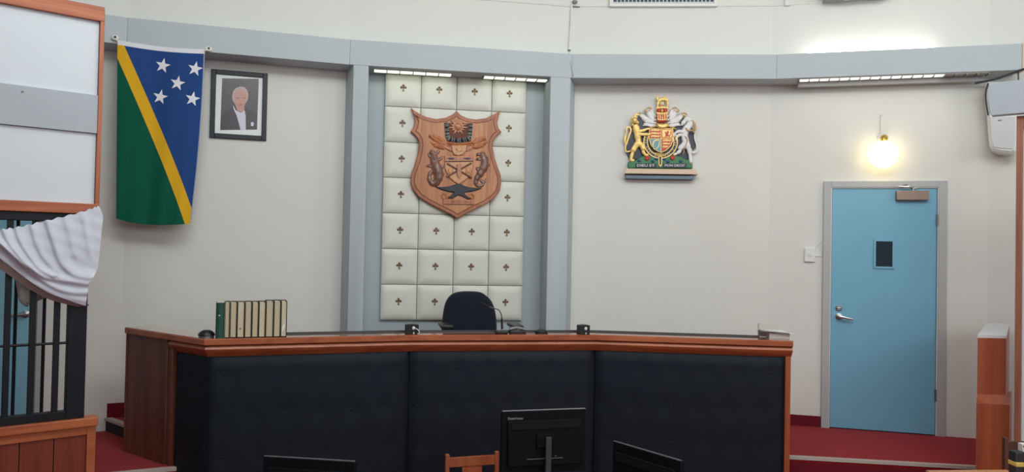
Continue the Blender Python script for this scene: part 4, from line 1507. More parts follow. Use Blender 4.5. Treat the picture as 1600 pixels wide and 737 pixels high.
MB().box(a[0], b[0], -0.20, -0.005, a[1], a[1] + 0.28).build('unit_casing', M['offwhite'], r, bev=0.02)
MB().box(a[0] + 0.004, b[0] - 0.01, -0.19, -0.01, a[1] - 0.012, a[1] + 0.004).build('unit_underside', M['edge_grey'], r)
MB().box(a[0] + 0.17, a[0] + 0.21, -0.15, -0.11, a[1] - 0.03, a[1]).build('unit_latch', M['frame_grey'], r)
H = Hang(P[4], 1230, 10, -W)
a, b = H.L(1226, 10), H.L(1234, 10)
r = tag(MB().box(a[0], b[0], -0.03, 0, 0, 0.4).build('cable_trunking', M['offwhite'], loc=H.loc, rotz=H.a, bev=0.003), 'short pale vertical trunking at the top edge above the strip light', 'trunking')


# ------------------------------------------------------------------ the bench
Z_D = EYE.z - 0.605
fp = [onz(x, y, Z_D).xy for x, y in ((195, 511.5), (319, 530), (641, 523.5), (930, 523), (1239.5, 533))]
zc = Z_D
bench = thing('judges_bench', 'long angled bench with red timber counter and black buttoned front', 'bench', (0, 5.3, 0))
BO = Vector((0, 5.3))
bp_ = [tuple(p - BO) for p in fp]


def bench_seg(i, a=0.0, b=1.0):
    p, q = Vector(bp_[i]), Vector(bp_[i + 1])
    return p + (q - p) * a, p + (q - p) * b


# counter slab (profile o measured outward from the front edge)
prof = [(-0.205, -0.04), (-0.205, 0.0), (-0.004, 0.0), (0.0, -0.004), (0.0, -0.036), (-0.004, -0.04)]
MB().sweep(bp_[:1] + bp_[1:], prof, z=zc).build('counter_edge', M['desk_x'], bench)
MB().sweep(bp_, [(-0.200, 0.0), (-0.200, 0.0025), (-0.008, 0.0025), (-0.008, 0.0)], z=zc).build('counter_top', M['desk_top'], bench)
lip = [tuple(bench_seg(1, 0.385)[0])] + bp_[2:4] + [tuple(bench_seg(3, 0, 0.86)[1])]
MB().sweep(lip, [(-0.205, 0.0), (-0.205, 0.014), (-0.187, 0.014), (-0.185, 0.0)], z=zc).build('counter_back_lip', M['black'], bench)
m0 = tuple(bench_seg(0, 0.56)[0])
mprof = [(-0.06, -0.115), (-0.05, -0.117), (-0.042, -0.105), (-0.012, -0.078), (-0.008, -0.066), (-0.020, -0.046), (-0.028, -0.046), (-0.028, -0.040), (-0.07, -0.040), (-0.07, -0.115)]
MB().sweep([m0] + bp_[1:], mprof, z=zc).build('cornice_moulding', M['desk_x'], bench)
gl = [(-0.03, -0.046), (-0.03, -0.040), (-0.022, -0.040), (-0.022, -0.046)]
MB().sweep([m0] + bp_[1:], gl, z=zc).build('cornice_groove', M['groove'], bench)
# carcass behind the padding
ins = [tuple(p) for p in offset_line(bp_, 0.085)]
MB().sweep(ins, [(0.0, 0.0), (0.0, zc - 0.10), (-0.04, zc - 0.10), (-0.04, 0.0)]).build('bench_carcass', M['iron'], bench)
# inner worktop
MB().sweep([tuple(p) for p in offset_line(bp_, 0.205)][1:], [(0.0, -0.16), (0.0, -0.13), (-0.26, -0.13), (-0.26, -0.16)], z=zc).build('inner_worktop', M['desk_x'], bench)
MB().sweep([tuple(p) for p in offset_line(bp_, 0.18)], [(0.0, 0.0), (0.0, zc - 0.045), (-0.02, zc - 0.045), (-0.02, 0.0)], ).build('inner_back_board', M['desk_shaded'], bench)

# padded panels with buttons
def padded(i, a, b, nm, cols, rows_z, seed):
    A, B = bench_seg(i, a, b)
    d = (B - A)
    ln = d.length
    d.normalize()
    nrm = Vector((d.y, -d.x))
    o = A - nrm * 0.060
    z0, z1 = 0.02, zc - 0.112
    ang = math.atan2(d.y, d.x)
    NU, NV = max(8, int(ln / 0.035)), 30
    btn = []
    for k, z in enumerate(rows_z):
        sh = 0.5 if k % 2 == 0 else 0.0
        for c in range(cols):
            uu = (c + 0.25 + sh * 0.5 + 0.0) / cols * ln
            if 0.05 < uu < ln - 0.05:
                btn.append((uu, z))
    vs, fs = [], []
    for j in range(NV + 1):
        z = z0 + (z1 - z0) * j / NV
        for ii in range(NU + 1):
            uu = ln * ii / NU
            e = min(uu, ln - uu, z1 - z)
            y = 0.022 * min(1, max(e, 0) / 0.05) ** 0.5
            for bu, bz in btn:
                y -= 0.009 * math.exp(-((uu - bu) ** 2 + (z - bz) ** 2) / 0.0018)
            vs.append((uu, -y, z))
    for j in range(NV):
        for ii in range(NU):
            q = j * (NU + 1) + ii
            fs.append((q, q + 1, q + NU + 2, q + NU + 1))
    pn = MB().add(vs, fs).build(nm, M['vinyl'], bench, loc=(o.x, o.y, 0), rotz=ang, smooth=70, fix=False)
    b0 = MB().ell((0, 0, 0), 0.009, 0.004, 0.009, 8, 6).build('button', M['vinyl'], pn, loc=(btn[0][0], -0.014, btn[0][1]))
    for bu, bz in btn[1:]:
        copy_part(b0, pn, (bu, -0.014, bz))


rz = [zc - 0.235, zc - 0.50, zc - 0.765]
padded(0, 0.585, 0.985, 'padded_front', 2, rz, 1)
padded(1, 0.012, 0.996, 'padded_front', 6, rz, 2)
padded(2, 0.004, 0.996, 'padded_front', 6, rz, 3)
padded(3, 0.004, 0.975, 'padded_front', 6, rz, 4)
# timber stile at the right end and at the join on the left return
for i, a, b, z0 in ((3, 0.968, 0.995, 0.0), (0, 0.54, 0.585, Z_ST)):
    A, B = bench_seg(i, a, b)
    d = (B - A).normalized()
    nn = Vector((d.y, -d.x))
    q = [A - nn * 0.028, B - nn * 0.028, B - nn * 0.12, A - nn * 0.12]
    MB().slab([tuple(x) for x in q], z0, zc - 0.113 if i == 3 else zc - 0.04).build('end_stile', M['desk_edge'] if i == 3 else M['desk_shaded'], bench, bev=0.003)
# timber boards of the left return
nb = 3
for k in range(nb):
    A, B = bench_seg(0, 0.012 + k * 0.528 / nb, 0.012 + (k + 1) * 0.528 / nb - 0.006)
    d = (B - A).normalized()
    nn = Vector((d.y, -d.x))
    q = [A - nn * 0.018, B - nn * 0.018, B - nn * 0.05, A - nn * 0.05]
    MB().slab([tuple(x) for x in q], Z_ST, zc - 0.04).build('side_board', M['desk_shaded'], bench, bev=0.003)
A, B = bench_seg(0, 0.0, 0.03)
d = (B - A).normalized()
nn = Vector((d.y, -d.x))
q = [A - nn * 0.012, A + d * 0.012 - nn * 0.012, A + d * 0.012 - nn * 0.30, A - nn * 0.30]
MB().slab([tuple(x) for x in q], Z_ST, zc - 0.04).build('end_board', M['desk_shaded'], bench)
# right end board going back
A, B = bench_seg(3, 0.97, 0.988)
d = (B - A).normalized()
nn = Vector((d.y, -d.x))
q = [A - nn * 0.10, B - nn * 0.10, B - nn * 0.75, A - nn * 0.75]
MB().slab([tuple(x) for x in q], Z_ST, zc - 0.165).build('end_board', M['desk_shaded'], bench)

# ------------------------------------------------------------------ things on the bench
ZT_D = zc + 0.0027


def on_counter(px_front, py):
    return onz(px_front, py, ZT_D)


seg1 = (Vector(bp_[2]) - Vector(bp_[1]))
a1 = math.atan2(seg1.y, seg1.x)
d1 = seg1.normalized()
n1 = Vector((d1.y, -d1.x))
front1 = Plane(Vector(bp_[1]) + BO, a1)
OB = -0.030     # book fronts stand this far behind the counter edge
xs = [337, 350.8, 359.4, 370.5, 382.4, 393.6, 404.2, 415.2, 427.6, 438.8, 448.6]
ordn = ['', 'second from the left, next to the green spine', 'third from the left', 'fourth from the left, brown spot on its pages', 'fifth from the left', 'sixth from the left', 'seventh from the left', 'eighth from the left, slightly taller', 'ninth from the left, slightly taller', 'last on the right, torn page edge']
for i in range(10):
    u0, u1 = front1.px(xs[i], 500, OB)[0], front1.px(xs[i + 1], 500, OB)[0]
    ht = front1.px(393, 472.2 if i < 7 else 470.6, OB)[1] - ZT_D
    ht += (-0.002, 0.001, 0.0, -0.001, 0.001, 0, 0.001, 0, 0.001, 0)[i]
    w_ = u1 - u0 - 0.0012
    lab = 'thick law book with dark green spine facing out, leftmost in the row' if i == 0 else 'law book with page edges facing out, ' + ordn[i]
    r = thing('law_book', lab, 'book', front1.pt(u0, OB, ZT_D), front1.a, 'row of law books on the bench')
    dp = 0.152
    if i == 0:
        mb = MB()
        sp = []
        for k in range(9):
            t = PI * k / 8
            sp.append((w_ / 2 - w_ / 2 * math.cos(t), 0.012 - 0.012 * math.sin(t)))
        sp += [(w_, dp), (w_ - 0.003, dp), (w_ - 0.003, 0.016), (0.003, 0.016), (0.003, dp), (0, dp)]
        mb.slab(sp, 0, ht)
        mb.build('book_cover', M['bookgreen'], r)
        MB().box(0.004, w_ - 0.004, 0.017, dp - 0.006, 0.004, ht - 0.025).build('page_block', M['page'], r)
        MB().ell((w_ * 0.42, 0.0005, ht * 0.64), 0.006, 0.0015, 0.005, 8, 6).build('spine_mark', M['bead_w'], r)
    else:
        mb = MB()
        th = 0.0046
        mb.box(0, th, 0, dp, 0, ht)
        mb.box(w_ - th, w_, 0, dp, 0, ht)
        mb.box(th, w_ - th, dp - 0.004, dp, 0, ht)
        mb.build('book_cover', M['bookdark'], r, bev=0.0008)
        MB().box(th, w_ - th, 0.005, dp - 0.004, 0.004, ht - 0.006).build('page_block', M['page'] if i % 3 else M['paper'], r, bev=0.001)
        if i == 3:
            MB().ell((w_ * 0.45, 0.005, ht * 0.25), 0.006, 0.0015, 0.007, 8, 6).build('page_stain', M['stain'], r)
        if i == 9:
            MB().prism([(w_ * .25, ht * .12), (w_ * .5, ht * .2), (w_ * .78, ht * .34), (w_ * .8, ht * .7), (w_ * .66, ht * .36), (w_ * .3, ht * .3)], 0.003, 0.006).build('torn_page', M['white_paper'], r)


def dome(px, py, name, label, cat, rx, ry, rz_, mats):
    c = onz(px, py, ZT_D)
    r = thing(name, label, cat, (c.x, c.y, ZT_D), a1)
    prof = [(1.0, 0.0), (1.0, 0.12), (0.93, 0.35), (0.75, 0.66), (0.45, 0.92), (0.02, 1.0)]
    n = 20
    mb = MB()
    vs = []
    for rr, zz in prof:
        for j in range(n):
            q = 2 * PI * j / n
            vs.append((rx * rr * math.cos(q), ry * rr * math.sin(q), 0.012 + rz_ * zz))
    fs = [(i * n + j, i * n + (j + 1) % n, (i + 1) * n + (j + 1) % n, (i + 1) * n + j) for i in range(len(prof) - 1) for j in range(n)]
    fs += [tuple(range(n - 1, -1, -1)), tuple((len(prof) - 1) * n + j for j in range(n))]
    mb.add(vs, fs)
    mb.build('dome', mats[0], r, smooth=60)
    MB().slab([(rx * .9 * math.cos(2 * PI * j / n), ry * .9 * math.sin(2 * PI * j / n)) for j in range(n)], 0, 0.012).build('base', mats[1], r)
    return r


dome(322.5, 526.5, 'desk_intercom', 'small rounded black desk unit left of the row of books', 'intercom', 0.052, 0.05, 0.036, (M['black'], M['hinge']))


def black_box(x0, x1, y0, yb, label, curl):
    c = onz((x0 + x1) / 2, yb, ZT_D)
    sx = (x1 - x0) / 1200 * c.y
    ht = (yb - y0) / 1200 * c.y
    r = thing('desk_clock', label, 'desk box', (c.x, c.y, ZT_D), P[2].a)
    n = 10
    prof = [(-sx / 2, 0), (sx / 2, 0), (sx / 2, ht * .94)] + [(sx / 2 - sx * k / n, ht * .94 + ht * .07 * math.sin(PI * k / n)) for k in range(1, n)] + [(-sx / 2, ht * .94)]
    MB().prism(prof, 0.0, 0.06, ch=0.003).build('box_body', M['black'], r)
    MB().ell((sx * 0.12, -0.002, ht * .62), 0.011, 0.006, 0.013, 12, 8).build('white_button', M['enamel_white'], r)
    MB().box(sx * 0.10, sx * 0.18, -0.003, 0.001, 0.002, ht * .22).build('white_plug', M['enamel_white'], r)
    if curl:
        pts = catmull([(sx * 0.16, -0.006, ht * .62), (sx * .36, -0.010, ht * .54), (sx * .52, -0.012, ht * .34), (sx * .52, -0.008, ht * .12), (sx * .42, -0.004, 0.004)], 5)
        MB().tube(pts, 0.0036, 7).build('white_lead', M['enamel_white'], r)
    return r


black_box(633, 654, 506.5, 522.0, 'small black box with curled white lead on bench left of the office chair', True)
black_box(904, 922, 507.5, 522.5, 'small black box with white spot on bench right of the microphone', False)


def microphone():
    c = onz(786, 521, ZT_D)
    r = thing('gooseneck_microphone', 'black gooseneck microphone on the bench in front of the office chair', 'microphone', (c.x, c.y, ZT_D), P[2].a)
    MB().box(-0.055, 0.035, -0.03, 0.05, 0.0, 0.022).build('mic_base', M['black'], r, bev=0.008)
    H = Plane(c.xy, P[2].a)
    L = lambda x, y, o=0: (H.px(x, y, o)[0], -o, H.px(x, y, o)[1] - ZT_D)
    MB().tube([L(784.5, 514, -0.02), L(784.3, 505, -0.02), L(784, 497, -0.02)], [0.008, 0.008, 0.006], 10).build('mic_stem', M['black'], r)
    MB().tube(catmull([L(784, 498, -0.02), L(783, 490, -0.01), L(779, 484, 0.0), L(772, 481.5, 0.02), L(764, 479, 0.04)], 6), 0.0042, 8).build('gooseneck', M['hinge'], r)
    MB().tube([L(764, 479, 0.04), L(757, 476, 0.055), L(750, 472.5, 0.07)], [0.006, 0.008, 0.008], 10).build('mic_head', M['black_matte'], r)


microphone()
c = onz(830, 520.5, ZT_D)
r = thing('desk_phone', 'low dark grey handset unit on the bench right of the microphone', 'phone', (c.x, c.y, ZT_D), P[2].a)
MB().box(-0.075, 0.045, 0.0, 0.07, 0.0, 0.018).build('phone_base', M['black'], r, bev=0.006)
MB().tube([(-0.075, 0.03, 0.028), (-0.02, 0.03, 0.038), (0.05, 0.03, 0.022)], [0.014, 0.011, 0.014], 10).build('handset', M['hinge'], r)
r2 = dome(836, 520, 'computer_mouse', 'flat black computer mouse on the bench between microphone and right black box', 'mouse', 0.052, 0.03, 0.016, (M['black'], M['black_matte']))
r2.location = onz(846, 520.3, ZT_D)
r.location = onz(813, 520.5, ZT_D)
r2.rotation_euler = (0, 0, P[2].a)

# papers and box at the right end
a3 = math.atan2((Vector(bp_[4]) - Vector(bp_[3])).y, (Vector(bp_[4]) - Vector(bp_[3])).x)
c = onz(1219, 529.5, ZT_D)
fr3 = Plane(c.xy, a3)
g = lambda x, y, o=0.0: (fr3.px(x, y, o)[0], fr3.px(x, y, o)[1] - ZT_D)
r = thing('paper_carton', 'low pale grey carton on the right end of the bench under white papers', 'box', (c.x, c.y, ZT_D), a3)
x0, x1 = g(1202, 525)[0], g(1234, 525)[0]
hb = g(1219, 520.5)[1]
MB().box(x0, x1, 0, 0.125, 0, hb).build('carton_body', M['box_grey'], r, bev=0.002)
x2, x3 = g(1191, 512)[0], g(1224, 512)[0]
hh = g(1219, 509)[1]
r = thing('white_papers', 'loose white papers lying on the pale carton at the bench right end', 'papers', fr3.pt(0, 0, ZT_D + hb), a3)
xa, xb = g(1187, 518)[0], g(1243, 520)[0]
mb = MB()
for k in range(4):
    z = 0.002 + k * 0.003
    dx = (0, 0.006, -0.005, 0.003)[k]
    mb.add([(xa + 0.01 + dx, -0.02, z + .014), (xb + dx - (0.02 * k), -0.03, z), (xb - 0.08 + dx, 0.122, z), (xa + dx, 0.118, z + .006),
            (xa + 0.01 + dx, -0.02, z + .0125), (xb + dx - (0.02 * k), -0.03, z - .0015), (xb - 0.08 + dx, 0.122, z - .0015), (xa + dx, 0.118, z + .0045)],
           [(0, 1, 2, 3), (7, 6, 5, 4), (0, 4, 5, 1), (1, 5, 6, 2), (2, 6, 7, 3), (3, 7, 4, 0)])
sh = mb.build('paper_sheet', M['white_paper'], r)
r = thing('grey_folder', 'pale grey folder standing behind the white papers at the bench right end', 'folder', fr3.pt(0, 0, ZT_D), a3)
MB().box(x2, x3, 0.130, 0.158, 0, hh).build('folder_body', M['box_grey'], r, bev=0.003)


# ------------------------------------------------------------------ office chair behind the bench
def office_chair():
    Y = 6.18
    d = ray(734, 480)
    t = Y / d.y
    c = EYE + d * t
    pl = Plane(c.xy, P[2].a)
    r = thing('office_chair', 'black fabric office chair behind the bench in front of padded panel', 'chair', (c.x, c.y, z_pl + 0.006), P[2].a)
    zo = z_pl + 0.006
    L = lambda x, y: (pl.px(x, y)[0], pl.px(x, y)[1] - zo)
    ol = [(691, 520), (690.5, 505), (692, 490), (695, 475), (700, 465), (708, 458), (720, 455), (736, 454.6), (750, 456), (759, 461), (767, 469), (773, 483), (775.5, 500), (775, 520), (765, 545), (735, 552), (702, 545)]
    pts = ccw([L(*p) for p in ol])
    sm = [tuple(q) for q in catmull(pts, 4, True)]
    mb = MB()
    rings = [(0.05, 0.045), (0.045, 0.02), (0.02, 0.004), (0.0, 0.0), (-0.03, 0.004), (-0.045, 0.02), (-0.052, 0.06)]
    n = len(sm)
    vs, fs = [], []
    for y, ins_ in rings:
        for a, b in inset(sm, ins_):
            vs.append((a, y, b))
    for k in range(len(rings) - 1):
        for i in range(n):
            j = (i + 1) % n
            fs.append((k * n + i, k * n + j, (k + 1) * n + j, (k + 1) * n + i))
    fs.append(tuple(range(n - 1, -1, -1)))
    fs.append(tuple((len(rings) - 1) * n + i for i in range(n)))
    mb.add(vs, fs).build('backrest', M['chairfab'], r, smooth=70)
    MB().tube([(0, 0.05, 0.45), (0, 0.07, 0.36), (0, -0.05, 0.34)], [0.03, 0.03, 0.03], 8).build('back_bracket', M['black'], r)
    MB().box(-0.24, 0.24, -0.47, -0.02, 0.34, 0.42).build('seat', M['chairfab'], r, bev=0.03)
    for x0, x1 in ((683, 702), (789, 806)):
        a, b = L(x0, 512.5), L(x1, 518)
        a = (a[0], a[1] + 0.058)
        xm = (a[0] + b[0]) / 2
        MB().box(a[0], b[0], -0.34, -0.08, a[1] - 0.028, a[1]).build('armrest', M['black'], r, bev=0.01)
        MB().tube([(xm, -0.2, a[1] - 0.02), (xm, -0.2, 0.40), (xm * 0.6, -0.2, 0.36)], 0.018, 8).build('arm_support', M['black'], r)
    MB().tube([(0, -0.22, 0.10), (0, -0.22, 0.35)], 0.026, 12).build('gas_column', M['hinge'], r)
    for k in range(5):
        q = 2 * PI * k / 5
        e = (0.27 * math.cos(q), -0.22 + 0.27 * math.sin(q))
        MB().tube([(0, -0.22, 0.10), (e[0], e[1], 0.075)], [0.026, 0.016], 8).build('base_arm', M['black'], r)
        MB().ell((e[0], e[1], 0.028), 0.026, 0.026, 0.028, 10, 8).build('caster', M['black_matte'], r)


office_chair()


# ------------------------------------------------------------------ dock on the left
PD = Plane((-2.25, 4.2), math.radians(40))
ZR = PD.px(140, 650)[1]          # top of the timber rail
ZF = PD.px(150, 335)[1]          # underside of the white screen
ZTOP = PD.px(150, 16)[1]
uE = PD.px(158, 170)[0]
LEN = 1.7
dock = thing('prisoner_dock', 'timber dock with black steel bars and white screen above at left', 'dock', PD.pt(0, 0, 0), PD.a)
# timber base
uR = PD.px(152, 650)[0]
MB().box(-LEN, uR, -0.035, 0.05, ZR - 0.05, ZR).build('dock_rail', M['dock_x'], dock, bev=0.008)
MB().box(uR - 0.05, uR - 0.008, -0.015, 0.04, 0.0, ZR - 0.05).build('dock_stile', M['dock_x'], dock, bev=0.003)
MB().box(-LEN, uR - 0.05, -0.012, 0.03, ZR - 0.095, ZR - 0.05).build('dock_top_rail', M['dock_x'], dock, bev=0.003)
xw = uR - 0.05
pw = 0.155
pk = MB().box(-pw + 0.004, 0, 0.0, 0.02, 0.0, ZR - 0.095).build('plank', M['dockp'], dock, loc=(xw, 0, 0), bev=0.003)
k = 1
while xw - k * pw > -LEN:
    copy_part(pk, dock, (xw - k * pw, 0, 0))
    k += 1
MB().box(-LEN, uR, 0.02, 0.03, 0.0, ZR - 0.05).build('dock_backing', M['groove'], dock)
# return side and bench inside
MB().box(uR - 0.05, uR - 0.01, 0.05, 0.62, 0.0, ZR - 0.30).build('dock_side', M['dockp'], dock)
MB().box(-LEN, uR - 0.36, 0.30, 0.62, ZR - 0.10, ZR - 0.06).build('dock_seat', M['dock_x'], dock, bev=0.005)
MB().box(-LEN, uR - 0.36, 0.58, 0.62, 0.0, ZR - 0.10).build('dock_back_board', M['dockp'], dock)
# steel cage
u1_, u0_ = PD.px(133, 560)[0], PD.px(104, 560)[0]
cage_top = ZF
MB().box(u0_, u1_, -0.02, 0.04, ZR, cage_top).build('steel_post', M['iron'], dock, bev=0.003)
MB().box(-LEN, u1_, -0.018, 0.03, ZR, ZR + 0.045).build('bottom_bar', M['iron'], dock, bev=0.003)
MB().box(-LEN, u1_, -0.018, 0.03, ZF - 0.045, ZF).build('top_bar', M['iron'], dock, bev=0.003)
zr_ = PD.px(80, 536.5)[1]
MB().tube([(-LEN, 0.0, zr_), (u0_ + 0.01, 0.0, zr_)], 0.007, 8).build('cross_rod', M['iron'], dock)
ub = [PD.px(x, 560)[0] for x in (87, 49, 11)]
st_ = ub[0] - ub[1]
bar = MB().box(-0.014, 0.014, -0.012, 0.016, ZR + 0.04, ZF - 0.04).build('cage_bar', M['iron'], dock, loc=(ub[0], 0, 0), bev=0.002)
k = 1
while ub[0] - k * st_ > -LEN:
    copy_part(bar, dock, (ub[0] - k * st_, 0, 0))
    k += 1
b2 = MB().tube([(0, 0, ZR - 0.10), (0, 0, ZF)], 0.009, 8).build('rear_bar', M['iron'], dock, loc=(PD.px(67, 560, -0.3)[0], 0.30, 0))
k = 1
for x in (22, -22, -66):
    copy_part(b2, dock, (PD.px(x, 560, -0.3)[0], 0.30, 0))
MB().box(-LEN, u1_ - 0.05, 0.28, 0.32, ZF - 0.04, ZF).build('rear_top_bar', M['iron'], dock)
# screen above
uS = PD.px(151.5, 170)[0]
ft = 0.062
MB().box(-LEN, uE, -0.03, 0.05, ZTOP - ft, ZTOP).build('screen_top_rail', M['dock_x'], dock, bev=0.003)
MB().box(-LEN - 0.02, uE - 0.0, -0.02, 0.12, ZTOP, ZTOP + 0.02).build('screen_cap', M['dock_x'], dock, bev=0.003)
MB().box(uS, uE, -0.03, 0.05, ZF, ZTOP - ft).build('screen_stile', M['dock'], dock, bev=0.003)
zb = PD.px(150, 319)[1]
MB().box(-LEN, uE, -0.034, 0.05, ZF, zb).build('screen_bottom_rail', M['dock_x'], dock, bev=0.003)
zg0, zg1 = PD.px(100, 204)[1], PD.px(100, 143)[1]
MB().box(-LEN, uS - 0.002, -0.005, 0.02, zb, zg0 - 0.002).build('white_board', M['board'], dock)
MB().box(-LEN, uS - 0.002, -0.005, 0.02, zg1 + 0.002, ZTOP - ft).build('white_board', M['board'], dock)
MB().box(-LEN, uS, -0.022, 0.02, zg0, zg1).build('grey_board', M['band'], dock, bev=0.002)
c = PD.px(35, 143.5, 0.02)
MB().ell((c[0], -0.022, c[1]), 0.006, 0.003, 0.006, 8, 6).build('screw', M['hinge'], dock)


def draped_cloth():
    off = 0.05
    top = [(-70, 366), (-30, 363), (0, 358.5), (20, 356), (45, 351), (70, 345), (100, 338), (130, 330), (148, 324), (155, 321.5)]
    bot = [(-70, 330), (-30, 372), (0, 403), (14, 414), (32, 428), (54, 444), (78, 458), (102, 467), (122, 473.5), (139, 477.5)]
    H = Hang(PD, 100, 400, off)
    r = thing('draped_cloth', 'white cloth draped across the bars of the dock below white screen', 'cloth', H.loc, H.a)
    ct = catmull(top, 12)
    cb = catmull(bot, 12)
    n = len(ct)
    NV = 64
    rnd = random.Random(3)

    # crests of the folds: (line in the cloth, height, width above the crest, width below it)
    crests = [([(4, 357), (12, 376), (27, 395), (47, 416), (69, 432), (96, 438), (142, 444)], 0.022, 9, 3.5),
              ([(24, 355), (31, 376), (46, 400), (64, 421), (84, 431)], 0.017, 7, 3.0),
              ([(73, 347), (83, 377), (94, 409), (115, 429), (142, 434)], 0.018, 10, 3.5),
              ([(49, 352), (57, 380), (68, 402), (86, 422)], 0.012, 7, 3.5),
              ([(101, 340), (110, 368), (116, 396)], 0.009, 8, 5),
              ([(128, 332), (136, 366), (141, 398)], 0.008, 7, 5),
              ([(-30, 362), (-2, 380), (24, 404), (52, 427), (80, 446), (108, 456), (140, 458)], 0.018, 7, 4),
              ([(-40, 356), (-10, 370), (14, 392), (40, 416)], 0.014, 6, 3),
              ([(60, 446), (92, 462), (120, 468), (142, 470)], 0.008, 5, 4)]
    crests = [([Vector(q) for q in catmull(c, 3)], h, w1, w2) for c, h, w1, w2 in crests]

    def fold(x, y, t, s):
        o = 0.012 + 0.012 * math.sin(PI * t) + 0.0015 * math.sin(x * 0.21 + y * 0.08) + 0.0012 * math.sin(y * 0.3 - x * 0.1)
        p = Vector((x, y))
        for c, h, w1, w2 in crests:
            best, sd = 1e9, 1
            for k in range(len(c) - 1):
                e = c[k + 1] - c[k]
                q = max(0.0, min(1.0, (p - c[k]).dot(e) / e.length_squared))
                d = (p - c[k] - e * q)
                if d.length_squared < best:
                    best = d.length_squared
                    sd = e.x * d.y - e.y * d.x
            w_ = w1 if sd < 0 else w2
            o += h * math.exp(-best / (w_ * w_))
        return o
    vs, fs = [], []
    for j in range(NV + 1):
        t = j / NV
        for i in range(n):
            a, b = ct[i], cb[i]
            s = i / (n - 1)
            x = a.x + (b.x - a.x) * t
            y = a.y + (b.y - a.y) * t
            if s > 0.8:
                k_ = ((s - 0.8) / 0.2)
                x += k_ * (8 * min(1, t / 0.1) * (1 if t < 0.62 else max(0.0, 1 - (t - 0.62) / 0.14)) - (5 * t if t > 0.76 else 0))
            y += 1.2 * math.sin(i * 0.9) * (1 - t) ** 4
            o = fold(x, y, t, s)
            q = H.L(x, y, o)
            vs.append((q[0], -o, q[1]))
    for j in range(NV):
        for i in range(n - 1):
            q = j * n + i
            fs.append((q, q + n, q + n + 1, q + 1))
    MB().add(vs, fs).build('cloth_sheet', M['linen'], r, smooth=90, fix=False)
    # hem and underside along the lower edge, shade put into the grey-brown colour
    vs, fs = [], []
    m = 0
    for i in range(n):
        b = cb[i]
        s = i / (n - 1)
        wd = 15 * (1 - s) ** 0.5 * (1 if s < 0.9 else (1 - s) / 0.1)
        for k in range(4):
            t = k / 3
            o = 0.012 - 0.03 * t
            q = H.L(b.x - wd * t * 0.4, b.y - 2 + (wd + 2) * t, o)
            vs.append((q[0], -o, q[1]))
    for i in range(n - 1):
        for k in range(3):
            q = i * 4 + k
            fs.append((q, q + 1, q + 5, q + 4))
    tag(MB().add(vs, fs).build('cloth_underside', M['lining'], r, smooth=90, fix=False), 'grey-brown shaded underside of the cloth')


draped_cloth()


def hung_garment():
    off = -0.16
    H = Hang(PD, 45, 450, off)
    r = thing('hung_cloth', 'pale cloth bundle hanging behind the bars beside the door handle', 'cloth', H.loc, H.a)
    ol1 = [(26, 425), (50, 425), (48, 468), (44, 479), (36, 476), (29, 464)]
    ol2 = [(48, 430), (82, 430), (72, 462), (62, 469), (54, 472), (50, 464)]
    for nm, ol in (('cloth_fold', ol1), ('cloth_fold', ol2)):
        pts = [tuple(q) for q in catmull(ccw([H.L(*p) for p in ol]), 4, True)]
        mb = MB()
        n = len(pts)
        vs, fs = [], []
        rings = [(0.02, 0.004), (0.008, 0.0), (-0.012, 0.006), (-0.022, 0.022)]
        for y, d_ in rings:
            for k_, (a, b) in enumerate(inset(pts, d_)):
                vs.append((a, y + 0.006 * math.sin(a * 90), b))
        for k_ in range(3):
            for i in range(n):
                j = (i + 1) % n
                fs.append((k_ * n + i, k_ * n + j, (k_ + 1) * n + j, (k_ + 1) * n + i))
        fs += [tuple(range(n - 1, -1, -1)), tuple(3 * n + i for i in range(n))]
        mb.add(vs, fs).build(nm, M['garment'], r, smooth=80)
    return r


hung_garment()


# ------------------------------------------------------------------ clerks' table, monitors, chairs in the well of the room
def clerk_table():
    r = thing('clerk_table', 'dark clerk table under the monitors in front of the bench', 'table', (0.1, 4.15, 0))
    MB().box(-1.75, 1.5, -0.42, 0.42, 0.69, 0.72).build('tabletop', M['darkwood'], r, bev=0.004)
    for x in (-1.68, 1.43):
        for y in (-0.36, 0.36):
            MB().box(x - 0.03, x + 0.03, y - 0.03, y + 0.03, 0.0, 0.69).build('leg', M['darkwood'], r, bev=0.003)


clerk_table()
ZTAB = 0.72


